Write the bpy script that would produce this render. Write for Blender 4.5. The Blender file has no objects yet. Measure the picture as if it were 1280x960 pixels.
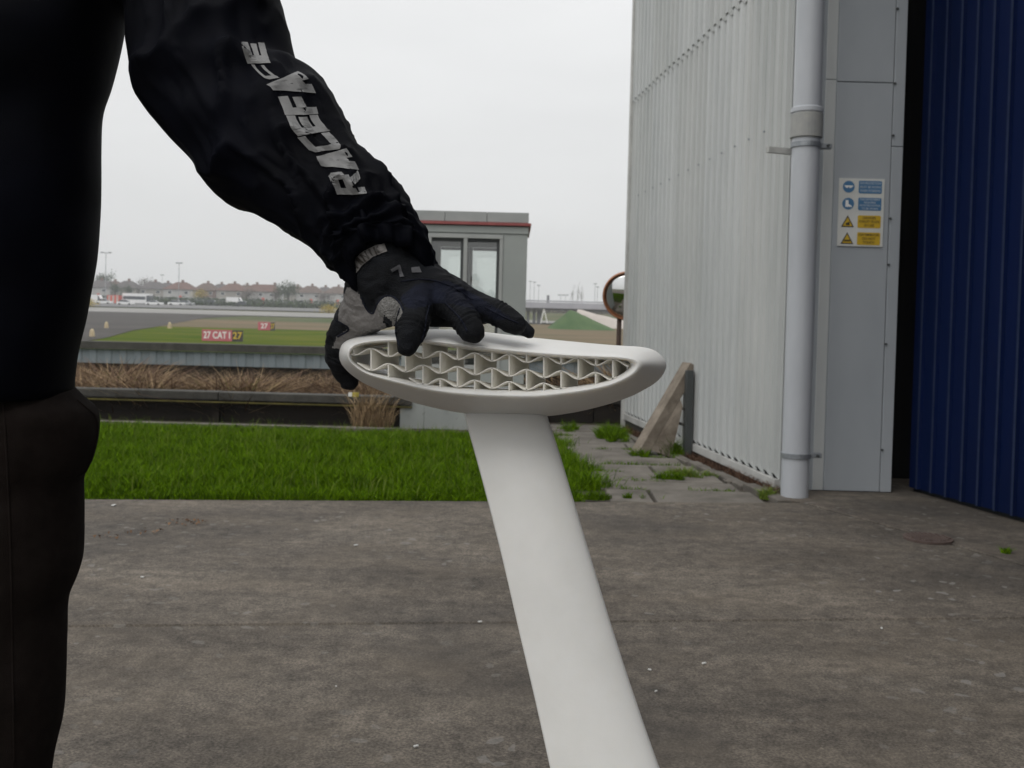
import bpy, bmesh, math, random
import numpy as np
from mathutils import Vector, Matrix, noise
from mathutils.bvhtree import BVHTree
random.seed(7); rng = np.random.default_rng(7)
sc = bpy.context.scene
COL = sc.collection

# ------------------------------------------------------------------ camera, sky, sun, exposure
CAMH = 1.05
FPX = 1280 * 35 / 36.0
PITCH = math.atan(30 / FPX)
ROLL = 0.026
SHIFT = -52 / 1280.0
cam_d = bpy.data.cameras.new('camera'); cam = bpy.data.objects.new('camera', cam_d); COL.objects.link(cam)
cam_d.lens = 35; cam_d.sensor_width = 36; cam_d.shift_y = SHIFT
cam_d.clip_start = 0.05; cam_d.clip_end = 3000
CR = (Matrix.Rotation(math.pi / 2 - PITCH, 3, 'X') @ Matrix.Rotation(ROLL, 3, 'Z'))
cam.matrix_world = Matrix.Translation((0, 0, CAMH)) @ CR.to_4x4()
cam_d.dof.use_dof = True; cam_d.dof.focus_distance = 1.1; cam_d.dof.aperture_fstop = 17
sc.camera = cam
CP = Vector((0, 0, CAMH))

world = bpy.data.worlds.new('World'); sc.world = world; world.use_nodes = True
nt = world.node_tree; nt.nodes.clear()
def N(t, kind, **kw):
    n = t.nodes.new(kind)
    for k, v in kw.items(): setattr(n, k, v)
    return n
def M2(t, op, a, b=None, clamp=False):
    n = N(t, 'ShaderNodeMath', operation=op, use_clamp=clamp)
    for i, v in enumerate((a, b)):
        if v is None: continue
        if isinstance(v, (int, float)): n.inputs[i].default_value = v
        else: t.links.new(v, n.inputs[i])
    return n.outputs[0]
SUN_EL, SUN_AZ = math.radians(58), math.radians(205)      # azimuth from +Y, clockwise
tc = N(nt, 'ShaderNodeTexCoord'); sep = N(nt, 'ShaderNodeSeparateXYZ'); nt.links.new(tc.outputs['Generated'], sep.inputs[0])
zz = M2(nt, 'MAXIMUM', sep.outputs['Z'], 0.0)
lum = M2(nt, 'ADD', M2(nt, 'MULTIPLY', zz, 0.62), 0.74)    # overcast dome, brighter towards the zenith
mp = N(nt, 'ShaderNodeMapping'); mp.inputs['Scale'].default_value = (1.5, 1.5, 6); nt.links.new(tc.outputs['Generated'], mp.inputs[0])
cn = N(nt, 'ShaderNodeTexNoise'); cn.inputs['Scale'].default_value = 2.2; cn.inputs['Detail'].default_value = 5; nt.links.new(mp.outputs[0], cn.inputs['Vector'])
cl = M2(nt, 'ADD', M2(nt, 'MULTIPLY', cn.outputs[0], 0.16), 0.92)
lum = M2(nt, 'MULTIPLY', lum, cl)
grey = N(nt, 'ShaderNodeCombineColor')
nt.links.new(M2(nt, 'MULTIPLY', lum, 0.995), grey.inputs[0]); nt.links.new(lum, grey.inputs[1]); nt.links.new(M2(nt, 'MULTIPLY', lum, 1.0), grey.inputs[2])
sky = N(nt, 'ShaderNodeTexSky', sky_type='NISHITA', sun_disc=False)
sky.sun_elevation = SUN_EL; sky.sun_rotation = SUN_AZ; sky.dust_density = 4; sky.air_density = 1
sks = N(nt, 'ShaderNodeMix', data_type='RGBA', blend_type='MULTIPLY'); sks.inputs['Factor'].default_value = 1
nt.links.new(sky.outputs[0], sks.inputs['A']); sks.inputs['B'].default_value = (0.09, 0.09, 0.09, 1)
mx = N(nt, 'ShaderNodeMix', data_type='RGBA'); mx.inputs['Factor'].default_value = 0.93
nt.links.new(sks.outputs['Result'], mx.inputs['A']); nt.links.new(grey.outputs[0], mx.inputs['B'])
bg = N(nt, 'ShaderNodeBackground'); bg.inputs['Strength'].default_value = 1.0; nt.links.new(mx.outputs['Result'], bg.inputs[0])
wo = N(nt, 'ShaderNodeOutputWorld'); nt.links.new(bg.outputs[0], wo.inputs[0])

sun_d = bpy.data.lights.new('sun', 'SUN'); sun = bpy.data.objects.new('sun', sun_d); COL.objects.link(sun)
sun_d.energy = 0.9; sun_d.angle = math.radians(40); sun_d.color = (1, .97, .93)
sd = Vector((math.sin(SUN_AZ) * math.cos(SUN_EL), math.cos(SUN_AZ) * math.cos(SUN_EL), math.sin(SUN_EL)))
sun.rotation_euler = sd.to_track_quat('Z', 'Y').to_euler(); sun.location = (0, -5, 20)
sc.view_settings.view_transform = 'Standard'; sc.view_settings.look = 'None'
sc.view_settings.exposure = 0.0; sc.view_settings.gamma = 1.0; sc.view_settings.use_curve_mapping = False
sc.cycles.max_bounces = 12; sc.cycles.diffuse_bounces = 8; sc.cycles.transmission_bounces = 10; sc.cycles.transparent_max_bounces = 12; sc.cycles.volume_bounces = 1

# ------------------------------------------------------------------ helpers
def ray(px, py):
    return CR @ Vector(((px - 640) / FPX, (480 - py) / FPX + SHIFT * 1280 / FPX, -1))
def at(px, py, Y):
    d = ray(px, py); return CP + d * (Y / d.y)
def gnd(px, py, z=0.0):
    d = ray(px, py); return CP + d * ((z - CAMH) / d.z)
def proj(p):
    l = CR.transposed() @ (Vector(p) - CP)
    return (640 + FPX * l.x / -l.z, 480 - FPX * l.y / -l.z + SHIFT * 1280)

def put(o, label=None, cat=None, group=None, kind=None):
    if label: o['label'] = label
    if cat: o['category'] = cat
    if group: o['group'] = group
    if kind: o['kind'] = kind
    return o
def wloc(o):
    p = Vector((0, 0, 0))
    while o: p += o.location; o = o.parent
    return p
def empty(name, loc=(0, 0, 0)):
    o = bpy.data.objects.new(name, None); COL.objects.link(o); o.location = loc; o.empty_display_size = .1
    return o
def mobj(name, V, F, mat, parent=None, smooth=False, origin=None):
    """V in world coordinates; the object is parented with a plain offset"""
    me = bpy.data.meshes.new(name)
    off = wloc(parent) if parent else Vector(origin) if origin is not None else Vector((0, 0, 0))
    me.from_pydata([tuple(Vector(v) - off) for v in V], [], F)
    me.materials.append(mat)
    if smooth:
        me.polygons.foreach_set('use_smooth', [True] * len(me.polygons))
    me.update()
    o = bpy.data.objects.new(name, me); COL.objects.link(o)
    if parent: o.parent = parent
    elif origin is not None: o.location = off
    return o
def tri_obj(name, P, mat, parent=None):
    """P: numpy (n,3,3) triangles, fast"""
    n = len(P); me = bpy.data.meshes.new(name)
    me.vertices.add(n * 3); me.vertices.foreach_set('co', P.reshape(-1).astype(np.float32))
    me.loops.add(n * 3); me.loops.foreach_set('vertex_index', np.arange(n * 3, dtype=np.int32))
    me.polygons.add(n); me.polygons.foreach_set('loop_start', np.arange(0, n * 3, 3, dtype=np.int32))
    me.polygons.foreach_set('loop_total', np.full(n, 3, dtype=np.int32))
    me.update(calc_edges=True); me.materials.append(mat)
    o = bpy.data.objects.new(name, me); COL.objects.link(o)
    if parent: o.parent = parent; o.location = -wloc(parent)
    return o
class MB:
    def __init__(s): s.V = []; s.F = []
    def add(s, V, F):
        b = len(s.V); s.V += [Vector(v) for v in V]; s.F += [tuple(i + b for i in f) for f in F]; return s
    def box(s, c, d, rot=None, bev=0.0):
        bm = bmesh.new(); bmesh.ops.create_cube(bm, size=1)
        for v in bm.verts: v.co = Vector((v.co.x * d[0], v.co.y * d[1], v.co.z * d[2]))
        if bev: bmesh.ops.bevel(bm, geom=bm.edges[:], offset=bev, segments=2, affect='EDGES', profile=.5)
        if rot is not None: bm.transform((rot if isinstance(rot, Matrix) else Matrix.Rotation(rot, 3, 'Z')).to_4x4())
        bm.verts.index_update()
        s.add([v.co + Vector(c) for v in bm.verts], [[v.index for v in f.verts] for f in bm.faces]); bm.free(); return s
    def tube(s, pts, rad, n=12, caps=True):
        pts = [Vector(p) for p in pts]
        if isinstance(rad, (int, float)): rad = [rad] * len(pts)
        T = [(pts[min(i + 1, len(pts) - 1)] - pts[max(i - 1, 0)]).normalized() for i in range(len(pts))]
        up = Vector((0, 0, 1)) if abs(T[0].z) < .9 else Vector((1, 0, 0))
        u = T[0].cross(up).normalized(); rings = []; RR = []
        seq = []
        if caps == 'round':
            for a in (80, 55, 28): seq.append((pts[0] - T[0] * rad[0] * math.sin(math.radians(a)), T[0], rad[0] * math.cos(math.radians(a))))
        seq += list(zip(pts, T, rad))
        if caps == 'round':
            for a in (28, 55, 80): seq.append((pts[-1] + T[-1] * rad[-1] * math.sin(math.radians(a)), T[-1], rad[-1] * math.cos(math.radians(a))))
        for p, t, r in seq:
            u = (u - t * u.dot(t)).normalized(); w = t.cross(u)
            rings.append([p + (u * math.cos(2 * math.pi * k / n) + w * math.sin(2 * math.pi * k / n)) * r for k in range(n)])
        return s.loft(rings, caps=bool(caps))
    def loft(s, rings, caps=True, close=True):
        m = len(rings[0]); V = [p for r in rings for p in r]; F = []
        for i in range(len(rings) - 1):
            for k in range(m if close else m - 1):
                k2 = (k + 1) % m
                F.append((i * m + k, i * m + k2, (i + 1) * m + k2, (i + 1) * m + k))
        if caps:
            F.append(tuple(range(m))[::-1]); F.append(tuple((len(rings) - 1) * m + k for k in range(m)))
        return s.add(V, F)
    def prism(s, poly, axis, d):
        """polygon (list of Vectors) extruded along vector axis*d"""
        n = len(poly); A = [Vector(p) for p in poly]; B = [p + Vector(axis) * d for p in A]
        F = [tuple(range(n))[::-1], tuple(range(n, 2 * n))] + [(k, (k + 1) % n, n + (k + 1) % n, n + k) for k in range(n)]
        return s.add(A + B, F)
    def build(s, name, mat, parent=None, smooth=False, origin=None):
        return mobj(name, s.V, s.F, mat, parent, smooth, origin)
def spline(pts, n):
    """Catmull-Rom resample (uniform parameter) of tuples"""
    P = [np.array(p, float) for p in pts]; P = [2 * P[0] - P[1]] + P + [2 * P[-1] - P[-2]]
    out = []; k = len(P) - 3
    for i in range(n):
        t = i / (n - 1) * k; j = min(int(t), k - 1); u = t - j
        a, b, c, d = P[j:j + 4]
        out.append(.5 * (2 * b + (c - a) * u + (2 * a - 5 * b + 4 * c - d) * u * u + (3 * b - a - 3 * c + d) * u ** 3))
    return out
def arcsample(pts, n):
    """Catmull-Rom then even arc length"""
    D = np.array(spline(pts, 400)); L = np.r_[0, np.cumsum(np.linalg.norm(np.diff(D, axis=0), axis=1))]
    s = np.linspace(0, L[-1], n)
    return np.stack([np.interp(s, L, D[:, i]) for i in range(D.shape[1])], 1)
def remeshed(name, mb, voxel, smooth, mat, parent=None, origin=None):
    """union of overlapping closed shapes into one continuous skin"""
    o = mb.build(name + '_raw', mat)
    m = o.modifiers.new('r', 'REMESH'); m.mode = 'VOXEL'; m.voxel_size = voxel; m.use_smooth_shade = True
    m = o.modifiers.new('s', 'SMOOTH'); m.factor = .5; m.iterations = smooth
    dg = bpy.context.evaluated_depsgraph_get(); dg.update()
    me = bpy.data.meshes.new_from_object(o.evaluated_get(dg))
    V = [v.co.copy() for v in me.vertices]; F = [tuple(p.vertices) for p in me.polygons]
    bpy.data.objects.remove(o); bpy.data.meshes.remove(me)
    return V, F
def text_mesh(s, size=1.0, bold=0.0):
    cu = bpy.data.curves.new('t', 'FONT'); cu.body = s; cu.size = size; cu.align_x = 'CENTER'; cu.align_y = 'CENTER'; cu.offset = bold; cu.resolution_u = 3
    o = bpy.data.objects.new('t', cu); COL.objects.link(o)
    dg = bpy.context.evaluated_depsgraph_get(); dg.update()
    me = bpy.data.meshes.new_from_object(o.evaluated_get(dg))
    V = [(v.co.x, v.co.y) for v in me.vertices]; F = [tuple(p.vertices) for p in me.polygons]
    bpy.data.objects.remove(o); bpy.data.meshes.remove(me)
    return V, F

# ------------------------------------------------------------------ materials
def new_mat(name):
    m = bpy.data.materials.new(name); m.use_nodes = True; return m, m.node_tree, m.node_tree.nodes['Principled BSDF']
def mk(name, c1, c2=None, scale=5.0, rough=.7, bump=0.0, bscale=None, detail=6, metallic=0.0, spec=.5, stretch=(1, 1, 1), lo=.35, hi=.65, sheen=0.0, island=0.0):
    m, t, b = new_mat(name)
    b.inputs['Roughness'].default_value = rough; b.inputs['Metallic'].default_value = metallic
    b.inputs['Specular IOR Level'].default_value = spec
    if sheen: b.inputs['Sheen Weight'].default_value = sheen
    b.inputs['Base Color'].default_value = (*c1, 1)
    tcn = N(t, 'ShaderNodeTexCoord'); mpn = N(t, 'ShaderNodeMapping'); mpn.inputs['Scale'].default_value = stretch
    t.links.new(tcn.outputs['Object'], mpn.inputs[0])
    if c2 is not None:
        nz = N(t, 'ShaderNodeTexNoise'); nz.inputs['Scale'].default_value = scale; nz.inputs['Detail'].default_value = detail; nz.inputs['Roughness'].default_value = .65
        t.links.new(mpn.outputs[0], nz.inputs['Vector'])
        cr = N(t, 'ShaderNodeValToRGB'); cr.color_ramp.elements[0].position = lo; cr.color_ramp.elements[1].position = hi
        cr.color_ramp.elements[0].color = (*c1, 1); cr.color_ramp.elements[1].color = (*c2, 1)
        fac = nz.outputs[0]
        if island:
            g = N(t, 'ShaderNodeNewGeometry')
            fac = M2(t, 'ADD', M2(t, 'MULTIPLY', nz.outputs[0], 1 - island), M2(t, 'MULTIPLY', g.outputs['Random Per Island'], island))
        t.links.new(fac, cr.inputs[0]); t.links.new(cr.outputs[0], b.inputs['Base Color'])
    if bump:
        n2 = N(t, 'ShaderNodeTexNoise'); n2.inputs['Scale'].default_value = bscale or scale * 6; n2.inputs['Detail'].default_value = 5
        t.links.new(mpn.outputs[0], n2.inputs['Vector'])
        bp = N(t, 'ShaderNodeBump'); bp.inputs['Strength'].default_value = bump; bp.inputs['Distance'].default_value = .01
        t.links.new(n2.outputs[0], bp.inputs['Height']); t.links.new(bp.outputs[0], b.inputs['Normal'])
    return m

def apron_mat():
    m, t, b = new_mat('stained_concrete')
    tcn = N(t, 'ShaderNodeTexCoord'); P = tcn.outputs['Object']
    def nz(scale, detail=6, st=None, rough=.6):
        n = N(t, 'ShaderNodeTexNoise'); n.inputs['Scale'].default_value = scale; n.inputs['Detail'].default_value = detail; n.inputs['Roughness'].default_value = rough
        if st:
            q = N(t, 'ShaderNodeMapping'); q.inputs['Scale'].default_value = st; t.links.new(P, q.inputs[0]); t.links.new(q.outputs[0], n.inputs['Vector'])
        else: t.links.new(P, n.inputs['Vector'])
        return n.outputs[0]
    def ramp(f, stops):
        c = N(t, 'ShaderNodeValToRGB'); e = c.color_ramp.elements
        while len(e) < len(stops): e.new(.5)
        for el, (p, col) in zip(e, stops): el.position = p; el.color = (*col, 1)
        t.links.new(f, c.inputs[0]); return c.outputs[0]
    def mixc(f, a, c, bt='MIX'):
        n = N(t, 'ShaderNodeMix', data_type='RGBA', blend_type=bt)
        for s, v in (('Factor', f), ('A', a), ('B', c)):
            if isinstance(v, (int, float)): n.inputs[s].default_value = v
            elif isinstance(v, tuple): n.inputs[s].default_value = (*v, 1)
            else: t.links.new(v, n.inputs[s])
        return n.outputs['Result']
    big = ramp(nz(.9, 8, (1, 1.6, 1)), [(.30, (.086, .076, .066)), (.5, (.130, .115, .099)), (.70, (.186, .165, .141))])
    mid = ramp(nz(14, 8, (1, 1, 1), .7), [(.33, (.60, .60, .60)), (.68, (1.34, 1.32, 1.29))])
    col = mixc(1.0, big, mid, 'MULTIPLY')
    fine = ramp(nz(140, 4, (1, 1.1, 1), .7), [(.36, (.42, .42, .42)), (.7, (1.65, 1.63, 1.6))])
    col = mixc(.9, col, fine, 'MULTIPLY')
    warm = ramp(nz(2.3, 7), [(.46, (0, 0, 0)), (.70, (.45, .45, .45))])
    col = mixc(warm, col, (.135, .113, .088))
    stk = ramp(nz(1.6, 6, (.22, 2.6, 1)), [(.40, (.80, .80, .80)), (.64, (1.15, 1.13, 1.10))]); col = mixc(.6, col, stk, 'MULTIPLY')
    stn = ramp(nz(.55, 5), [(.50, (0, 0, 0)), (.66, (.62, .62, .62))])
    col = mixc(stn, col, (.036, .034, .033))
    vo = N(t, 'ShaderNodeTexVoronoi'); vo.inputs['Scale'].default_value = 12; vo.inputs['Randomness'].default_value = 1
    wq = N(t, 'ShaderNodeMix', data_type='RGBA'); wq.inputs['Factor'].default_value = .12
    wn = N(t, 'ShaderNodeTexNoise'); wn.inputs['Scale'].default_value = 9; t.links.new(P, wn.inputs['Vector'])
    t.links.new(P, wq.inputs['A']); t.links.new(wn.outputs['Color'], wq.inputs['B']); t.links.new(wq.outputs['Result'], vo.inputs['Vector'])
    spot = M2(t, 'LESS_THAN', vo.outputs['Distance'], .19)
    msk = M2(t, 'MULTIPLY', spot, M2(t, 'MULTIPLY', M2(t, 'SUBTRACT', nz(.8, 4), .45, True), 3.5, True))
    col = mixc(msk, col, (.24, .23, .215))
    t.links.new(col, b.inputs['Base Color'])
    b.inputs['Roughness'].default_value = .88; b.inputs['Specular IOR Level'].default_value = .25
    bp = N(t, 'ShaderNodeBump'); bp.inputs['Strength'].default_value = .5; bp.inputs['Distance'].default_value = .006
    t.links.new(M2(t, 'ADD', nz(35, 8), M2(t, 'MULTIPLY', nz(160, 4), .6)), bp.inputs['Height']); t.links.new(bp.outputs[0], b.inputs['Normal'])
    return m

MAT = {
 'concrete': apron_mat(),
 'path': mk('path_concrete', (.075, .066, .055), (.19, .172, .148), 3.5, .9, .6, 60, lo=.3, hi=.7),
 'soil': mk('soil', (.03, .024, .017), (.075, .06, .042), 6, .95, .6, 40),
 'grass': mk('grass', (.03, .07, .0015), (.125, .225, .004), 5, .8, spec=.03, island=.55, lo=.25, hi=.75),
 'grasspale': mk('grass_pale', (.07, .14, .015), (.18, .22, .04), 3, .7, spec=.05, island=.6, lo=.25, hi=.75),
 'dry': mk('dry_stems', (.10, .062, .034), (.46, .33, .19), 2, .85, spec=.2, island=.7, lo=.2, hi=.8),
 'twig': mk('bramble_stems', (.045, .024, .015), (.13, .075, .048), 3, .8, spec=.2, island=.5),
 'field': mk('airfield_grass', (.04, .075, .02), (.12, .1, .055), .035, .95, spec=.1, stretch=(.6, 1.3, 1), lo=.38, hi=.62, detail=8),
 'fieldgreen': mk('mown_green', (.04, .08, .004), (.115, .12, .02), .12, .95, spec=.0, stretch=(.5, 1.5, 1), detail=8),
 'fieldbrown': mk('worn_turf', (.10, .09, .045), (.17, .12, .075), .08, .95, spec=.1, stretch=(.4, 1.5, 1), detail=8),
 'tarmac': mk('old_tarmac', (.06, .055, .052), (.085, .079, .075), .08, .95, stretch=(.4, 1, 1), spec=.05),
 'taxi': mk('pale_taxiway', (.19, .185, .175), (.26, .25, .235), .08, .9, stretch=(.4, 1, 1)),
 'apronfar': mk('far_apron', (.115, .115, .115), (.16, .157, .155), .06, .9),
 'clad': mk('grey_cladding', (.42, .44, .44), (.54, .555, .55), 1.6, .45, .05, 20, stretch=(1, 1, .25), lo=.3, hi=.7),
 'clad2': mk('grey_cladding_weathered', (.39, .41, .405), (.53, .54, .53), 1.9, .5, .05, 20, stretch=(1, 1, .2), lo=.3, hi=.7),
 'trim': mk('white_trim', (.40, .40, .385), (.55, .55, .53), 4, .5),
 'pillar': mk('grey_panel', (.30, .325, .35), (.36, .385, .41), 1.2, .4, stretch=(1, 1, .4)),
 'pipe': mk('grey_plastic_pipe', (.40, .42, .45), (.48, .50, .53), 3, .35, .04, 30, stretch=(1, 1, .3)),
 'collar': mk('aged_collar', (.27, .28, .28), (.36, .36, .34), 8, .6),
 'steel': mk('galvanised', (.22, .24, .26), (.34, .36, .38), 20, .45, metallic=.6),
 'blue': mk('blue_door', (.0022, .007, .034), (.003, .010, .052), 1.5, .5, stretch=(1, 1, .2), spec=.05),
 'bluedge': mk('blue_rib_edge', (.014, .024, .058), (.022, .034, .078), 8, .5, spec=.1),
 'black': mk('dark_interior', (.012, .013, .013), None, rough=.9, spec=.1),
 'white': mk('blade_nylon', (.645, .64, .615), (.70, .695, .675), 9, .5, .03, 420, detail=4, spec=.35),
 'jacket': mk('navy_softshell', (.001, .0012, .0024), (.0019, .0024, .0055), 5, .65, .12, 700, spec=.05),
 'trouser': mk('brown_trouser', (.014, .0105, .0092), (.019, .0147, .013), 60, .9, .5, 900, spec=.04),
 'letter': mk('reflective_print', (.12, .12, .12), (.20, .20, .20), 30, .55),
 'glove': mk('glove_knit', (.0045, .005, .006), (.009, .0105, .014), 30, .75, .5, 900, spec=.2),
 'glovenavy': mk('glove_navy_knit', (.005, .006, .012), (.011, .014, .028), 40, .8, .5, 900, spec=.2),
 'gloveleather': mk('glove_grey_leather', (.15, .142, .137), (.21, .20, .193), 18, .75, .4, 160, spec=.25),
 'gloveterry': mk('glove_terry', (.22, .214, .205), (.33, .325, .31), 330, .95, .9, 600, spec=.1, lo=.4, hi=.6),
 'markdim': mk('dim_print', (.05, .05, .055), (.07, .07, .078), 40, .7),
 'skin': mk('skin', (.45, .27, .2), (.52, .33, .25), 9, .5),
 'hair': mk('hair', (.02, .014, .01), (.05, .035, .02), 60, .6),
 'eye': mk('eye', (.7, .7, .7), None, rough=.2),
 'boot': mk('boot', (.012, .011, .01), (.03, .026, .02), 9, .6),
 'booth': mk('booth_panel', (.29, .31, .30), (.34, .36, .345), 1.2, .5),
 'boothlight': mk('booth_fascia', (.31, .325, .32), (.36, .37, .365), 2, .5),
 'boothframe': mk('booth_frame', (.33, .34, .33), (.38, .39, .38), 3, .45),
 'seal': mk('window_seal', (.05, .055, .055), None, rough=.6),
 'red': mk('red_trim', (.26, .06, .06), (.32, .085, .08), 8, .5),
 'coping': mk('dark_coping', (.036, .034, .029), (.066, .063, .055), 5, .9, .5, 40),
 'sleeper': mk('dark_boarding', (.012, .009, .0065), (.028, .021, .015), 4, .9, .4, 40, stretch=(.3, 1, 1)),
 'yellow': mk('yellow_paint', (.36, .30, .03), (.5, .42, .06), 8, .6),
 'yellowdull': mk('faded_yellow', (.13, .115, .03), (.24, .2, .05), 5, .7),
 'yellowpale': mk('pale_yellow', (.42, .33, .2), (.52, .42, .26), 3, .7),
 'sheet': mk('blue_grey_sheet', (.24, .28, .31), (.28, .32, .35), 1, .5),
 'sheet2': mk('blue_grey_sheet_dark', (.165, .195, .22), (.20, .23, .255), 1, .5),
 'wood': mk('weathered_wood', (.13, .105, .08), (.27, .23, .185), 7, .9, .5, 60, stretch=(1, 1, 1)),
 'rust': mk('rusty_iron', (.07, .047, .04), (.105, .075, .064), 20, .85, .5, 90),
 'orange': mk('orange_rim', (.36, .13, .05), (.45, .2, .1), 8, .4),
 'darkpost': mk('brown_post', (.05, .03, .02), (.09, .05, .035), 6, .7),
 'leaf': mk('dead_leaf', (.07, .035, .018), (.18, .1, .05), 20, .9, island=.5),
 'litter': mk('pale_litter', (.5, .5, .48), (.7, .7, .68), 20, .8),
 'signred': mk('sign_red', (.48, .10, .13), None, rough=.5),
 'signblack': mk('sign_black', (.03, .025, .02), None, rough=.5),
 'signyellow': mk('sign_yellow', (.62, .42, .02), None, rough=.5),
 'signwhite': mk('sign_white', (.78, .78, .76), None, rough=.5),
 'board': mk('sign_board', (.55, .56, .53), (.62, .625, .6), 5, .5),
 'signblue': mk('sign_blue', (.05, .155, .30), (.06, .175, .33), 5, .5),
 'signamber': mk('sign_amber', (.50, .32, .012), (.56, .37, .02), 5, .5),
 'print_pale': mk('pale_print', (.40, .47, .55), None, rough=.5),
 'print_dark': mk('dark_print', (.09, .065, .015), None, rough=.5),
 'wallcream': mk('cream_render', (.27, .25, .225), (.34, .32, .29), .4, .9),
 'wallwhite': mk('white_render', (.34, .335, .325), (.44, .435, .42), .4, .9),
 'wallbrick': mk('brick_front', (.17, .115, .10), (.23, .16, .135), .8, .9),
 'roofred': mk('red_tiles', (.105, .062, .052), (.15, .085, .07), 1, .9),
 'roofbrown': mk('brown_tiles', (.085, .062, .052), (.13, .09, .075), 1, .9),
 'roofgrey': mk('grey_tiles', (.075, .068, .066), (.11, .1, .1), 1, .9),
 'pane': mk('dark_glass', (.05, .06, .07), None, rough=.1),
 'foliage': mk('dark_foliage', (.025, .045, .02), (.07, .1, .045), .5, .8, island=.5, spec=.2),
 'foliagebare': mk('bare_twigs', (.12, .105, .095), (.2, .175, .16), .5, .9, island=.5, spec=.1),
 'gorse': mk('gorse', (.25, .2, .03), (.5, .36, .05), .5, .8, island=.6, spec=.1),
 'bark': mk('bark', (.06, .045, .035), (.1, .08, .06), 3, .9),
 'mast': mk('grey_mast', (.3, .31, .32), None, rough=.6),
 'carwhite': mk('white_paint', (.78, .78, .78), None, rough=.3),
 'carred': mk('red_paint', (.6, .1, .07), None, rough=.4),
 'cardark': mk('dark_paint', (.04, .045, .055), None, rough=.3),
 'carsilver': mk('silver_paint', (.4, .41, .42), None, rough=.3, metallic=.3),
 'tyre': mk('tyre', (.02, .02, .02), None, rough=.9),
 'bridge': mk('pale_bridge', (.34, .34, .38), (.42, .42, .46), .3, .8),
 'bridgedark': mk('dark_pier', (.12, .12, .13), (.18, .18, .19), .5, .9),
 'ramp': mk('pink_concrete', (.42, .37, .34), (.5, .45, .41), .3, .9),
 'mound': mk('mound_grass', (.04, .085, .03), (.08, .13, .05), .25, .95, spec=.1),
}
_b = MAT['white'].node_tree.nodes['Principled BSDF']       # sintered nylon lets some light through its surface
_b.inputs['Subsurface Weight'].default_value = .45; _b.inputs['Subsurface Radius'].default_value = (.022, .020, .017); _b.inputs['Subsurface Scale'].default_value = .6
def glass_mat(name, tint, refl):
    m, t, b = new_mat(name); t.nodes.remove(b)
    tr = N(t, 'ShaderNodeBsdfTransparent'); tr.inputs[0].default_value = (*tint, 1)
    gl = N(t, 'ShaderNodeBsdfGlossy'); gl.inputs['Roughness'].default_value = .02
    ms = N(t, 'ShaderNodeMixShader'); fr = N(t, 'ShaderNodeFresnel'); fr.inputs[0].default_value = 1.5
    t.links.new(M2(t, 'ADD', fr.outputs[0], refl, True), ms.inputs[0]); t.links.new(tr.outputs[0], ms.inputs[1]); t.links.new(gl.outputs[0], ms.inputs[2])
    t.links.new(ms.outputs[0], t.nodes['Material Output'].inputs[0]); return m
MAT['glass'] = glass_mat('window_glass', (.93, .95, .94), .06)
def thin_nylon():
    m, t, b = new_mat('lattice_nylon'); b.inputs['Base Color'].default_value = (.93, .915, .87, 1); b.inputs['Roughness'].default_value = .6; b.inputs['Specular IOR Level'].default_value = .2
    tl = N(t, 'ShaderNodeBsdfTranslucent'); tl.inputs[0].default_value = (.95, .935, .885, 1); ms = N(t, 'ShaderNodeMixShader'); ms.inputs[0].default_value = .42
    t.links.new(b.outputs[0], ms.inputs[1]); t.links.new(tl.outputs[0], ms.inputs[2]); t.links.new(ms.outputs[0], t.nodes['Material Output'].inputs[0]); return m
MAT['lattice'] = thin_nylon()
MAT['mirror'] = mk('mirror_face', (.72, .73, .72), None, rough=.06, metallic=1.0)

# ------------------------------------------------------------------ terrain
ZP = [(-60, -.6), (9.9, -.6), (10.0, -.6), (10.6, -.25), (13.5, -.2), (15, -.7), (19, -.9), (20.5, -.5), (26, -.8), (60, -1.6), (92, -1.85), (130, -1.25), (200, .2), (260, 2.0), (330, 3.7), (420, 5.0), (900, 7.0)]
def zt(Y): return float(np.interp(Y, [a for a, _ in ZP], [b for _, b in ZP]))
def thit(px, py):
    """where the view ray of a pixel meets the airfield"""
    d = ray(px, py); prev = 21.0
    Y = 21.0
    while Y < 880:
        p = CP + d * (Y / d.y)
        if p.z < zt(Y): return p
        Y *= 1.01
    return CP + d * (880 / d.y)
ys = sorted(set([a for a, _ in ZP] + list(np.geomspace(22, 890, 60))))
xs = [-640, -320, -160, -80, -40, -20, -10, 0, 10, 20, 40, 80, 160, 320, 640]
V = []; F = []
for Y in ys:
    for X in xs: V.append((X, Y, zt(Y)))
w = len(xs)
for i in range(len(ys) - 1):
    for k in range(w - 1): F.append((i * w + k, i * w + k + 1, (i + 1) * w + k + 1, (i + 1) * w + k))
put(mobj('ground', V, F, MAT['field']), kind='structure')
def ground_patch(name, pix, mat, lift, label=None):
    """a sheet laid on the airfield; corners found once as world points, then draped on the terrain"""
    P = [thit(*p) for p in pix]
    poly = [(p.x, p.y) for p in P]
    ymin, ymax = min(p[1] for p in poly), max(p[1] for p in poly)
    rows = list(np.geomspace(ymin, ymax, 40)); V = []; F = []
    for Y in rows:
        c = []
        for (x0, y0), (x1, y1) in zip(poly, poly[1:] + poly[:1]):
            if (y0 - Y) * (y1 - Y) <= 0 and abs(y1 - y0) > 1e-9: c.append(x0 + (x1 - x0) * (Y - y0) / (y1 - y0))
        if len(c) < 2: c = [c[0], c[0] + .01] if c else [0, .01]
        V += [(min(c), Y, zt(Y) + lift), (max(c), Y, zt(Y) + lift)]
    for i in range(len(rows) - 1): F.append((2 * i, 2 * i + 1, 2 * i + 3, 2 * i + 2))
    o = mobj(name, V, F, mat); put(o, kind='structure'); return o
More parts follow.
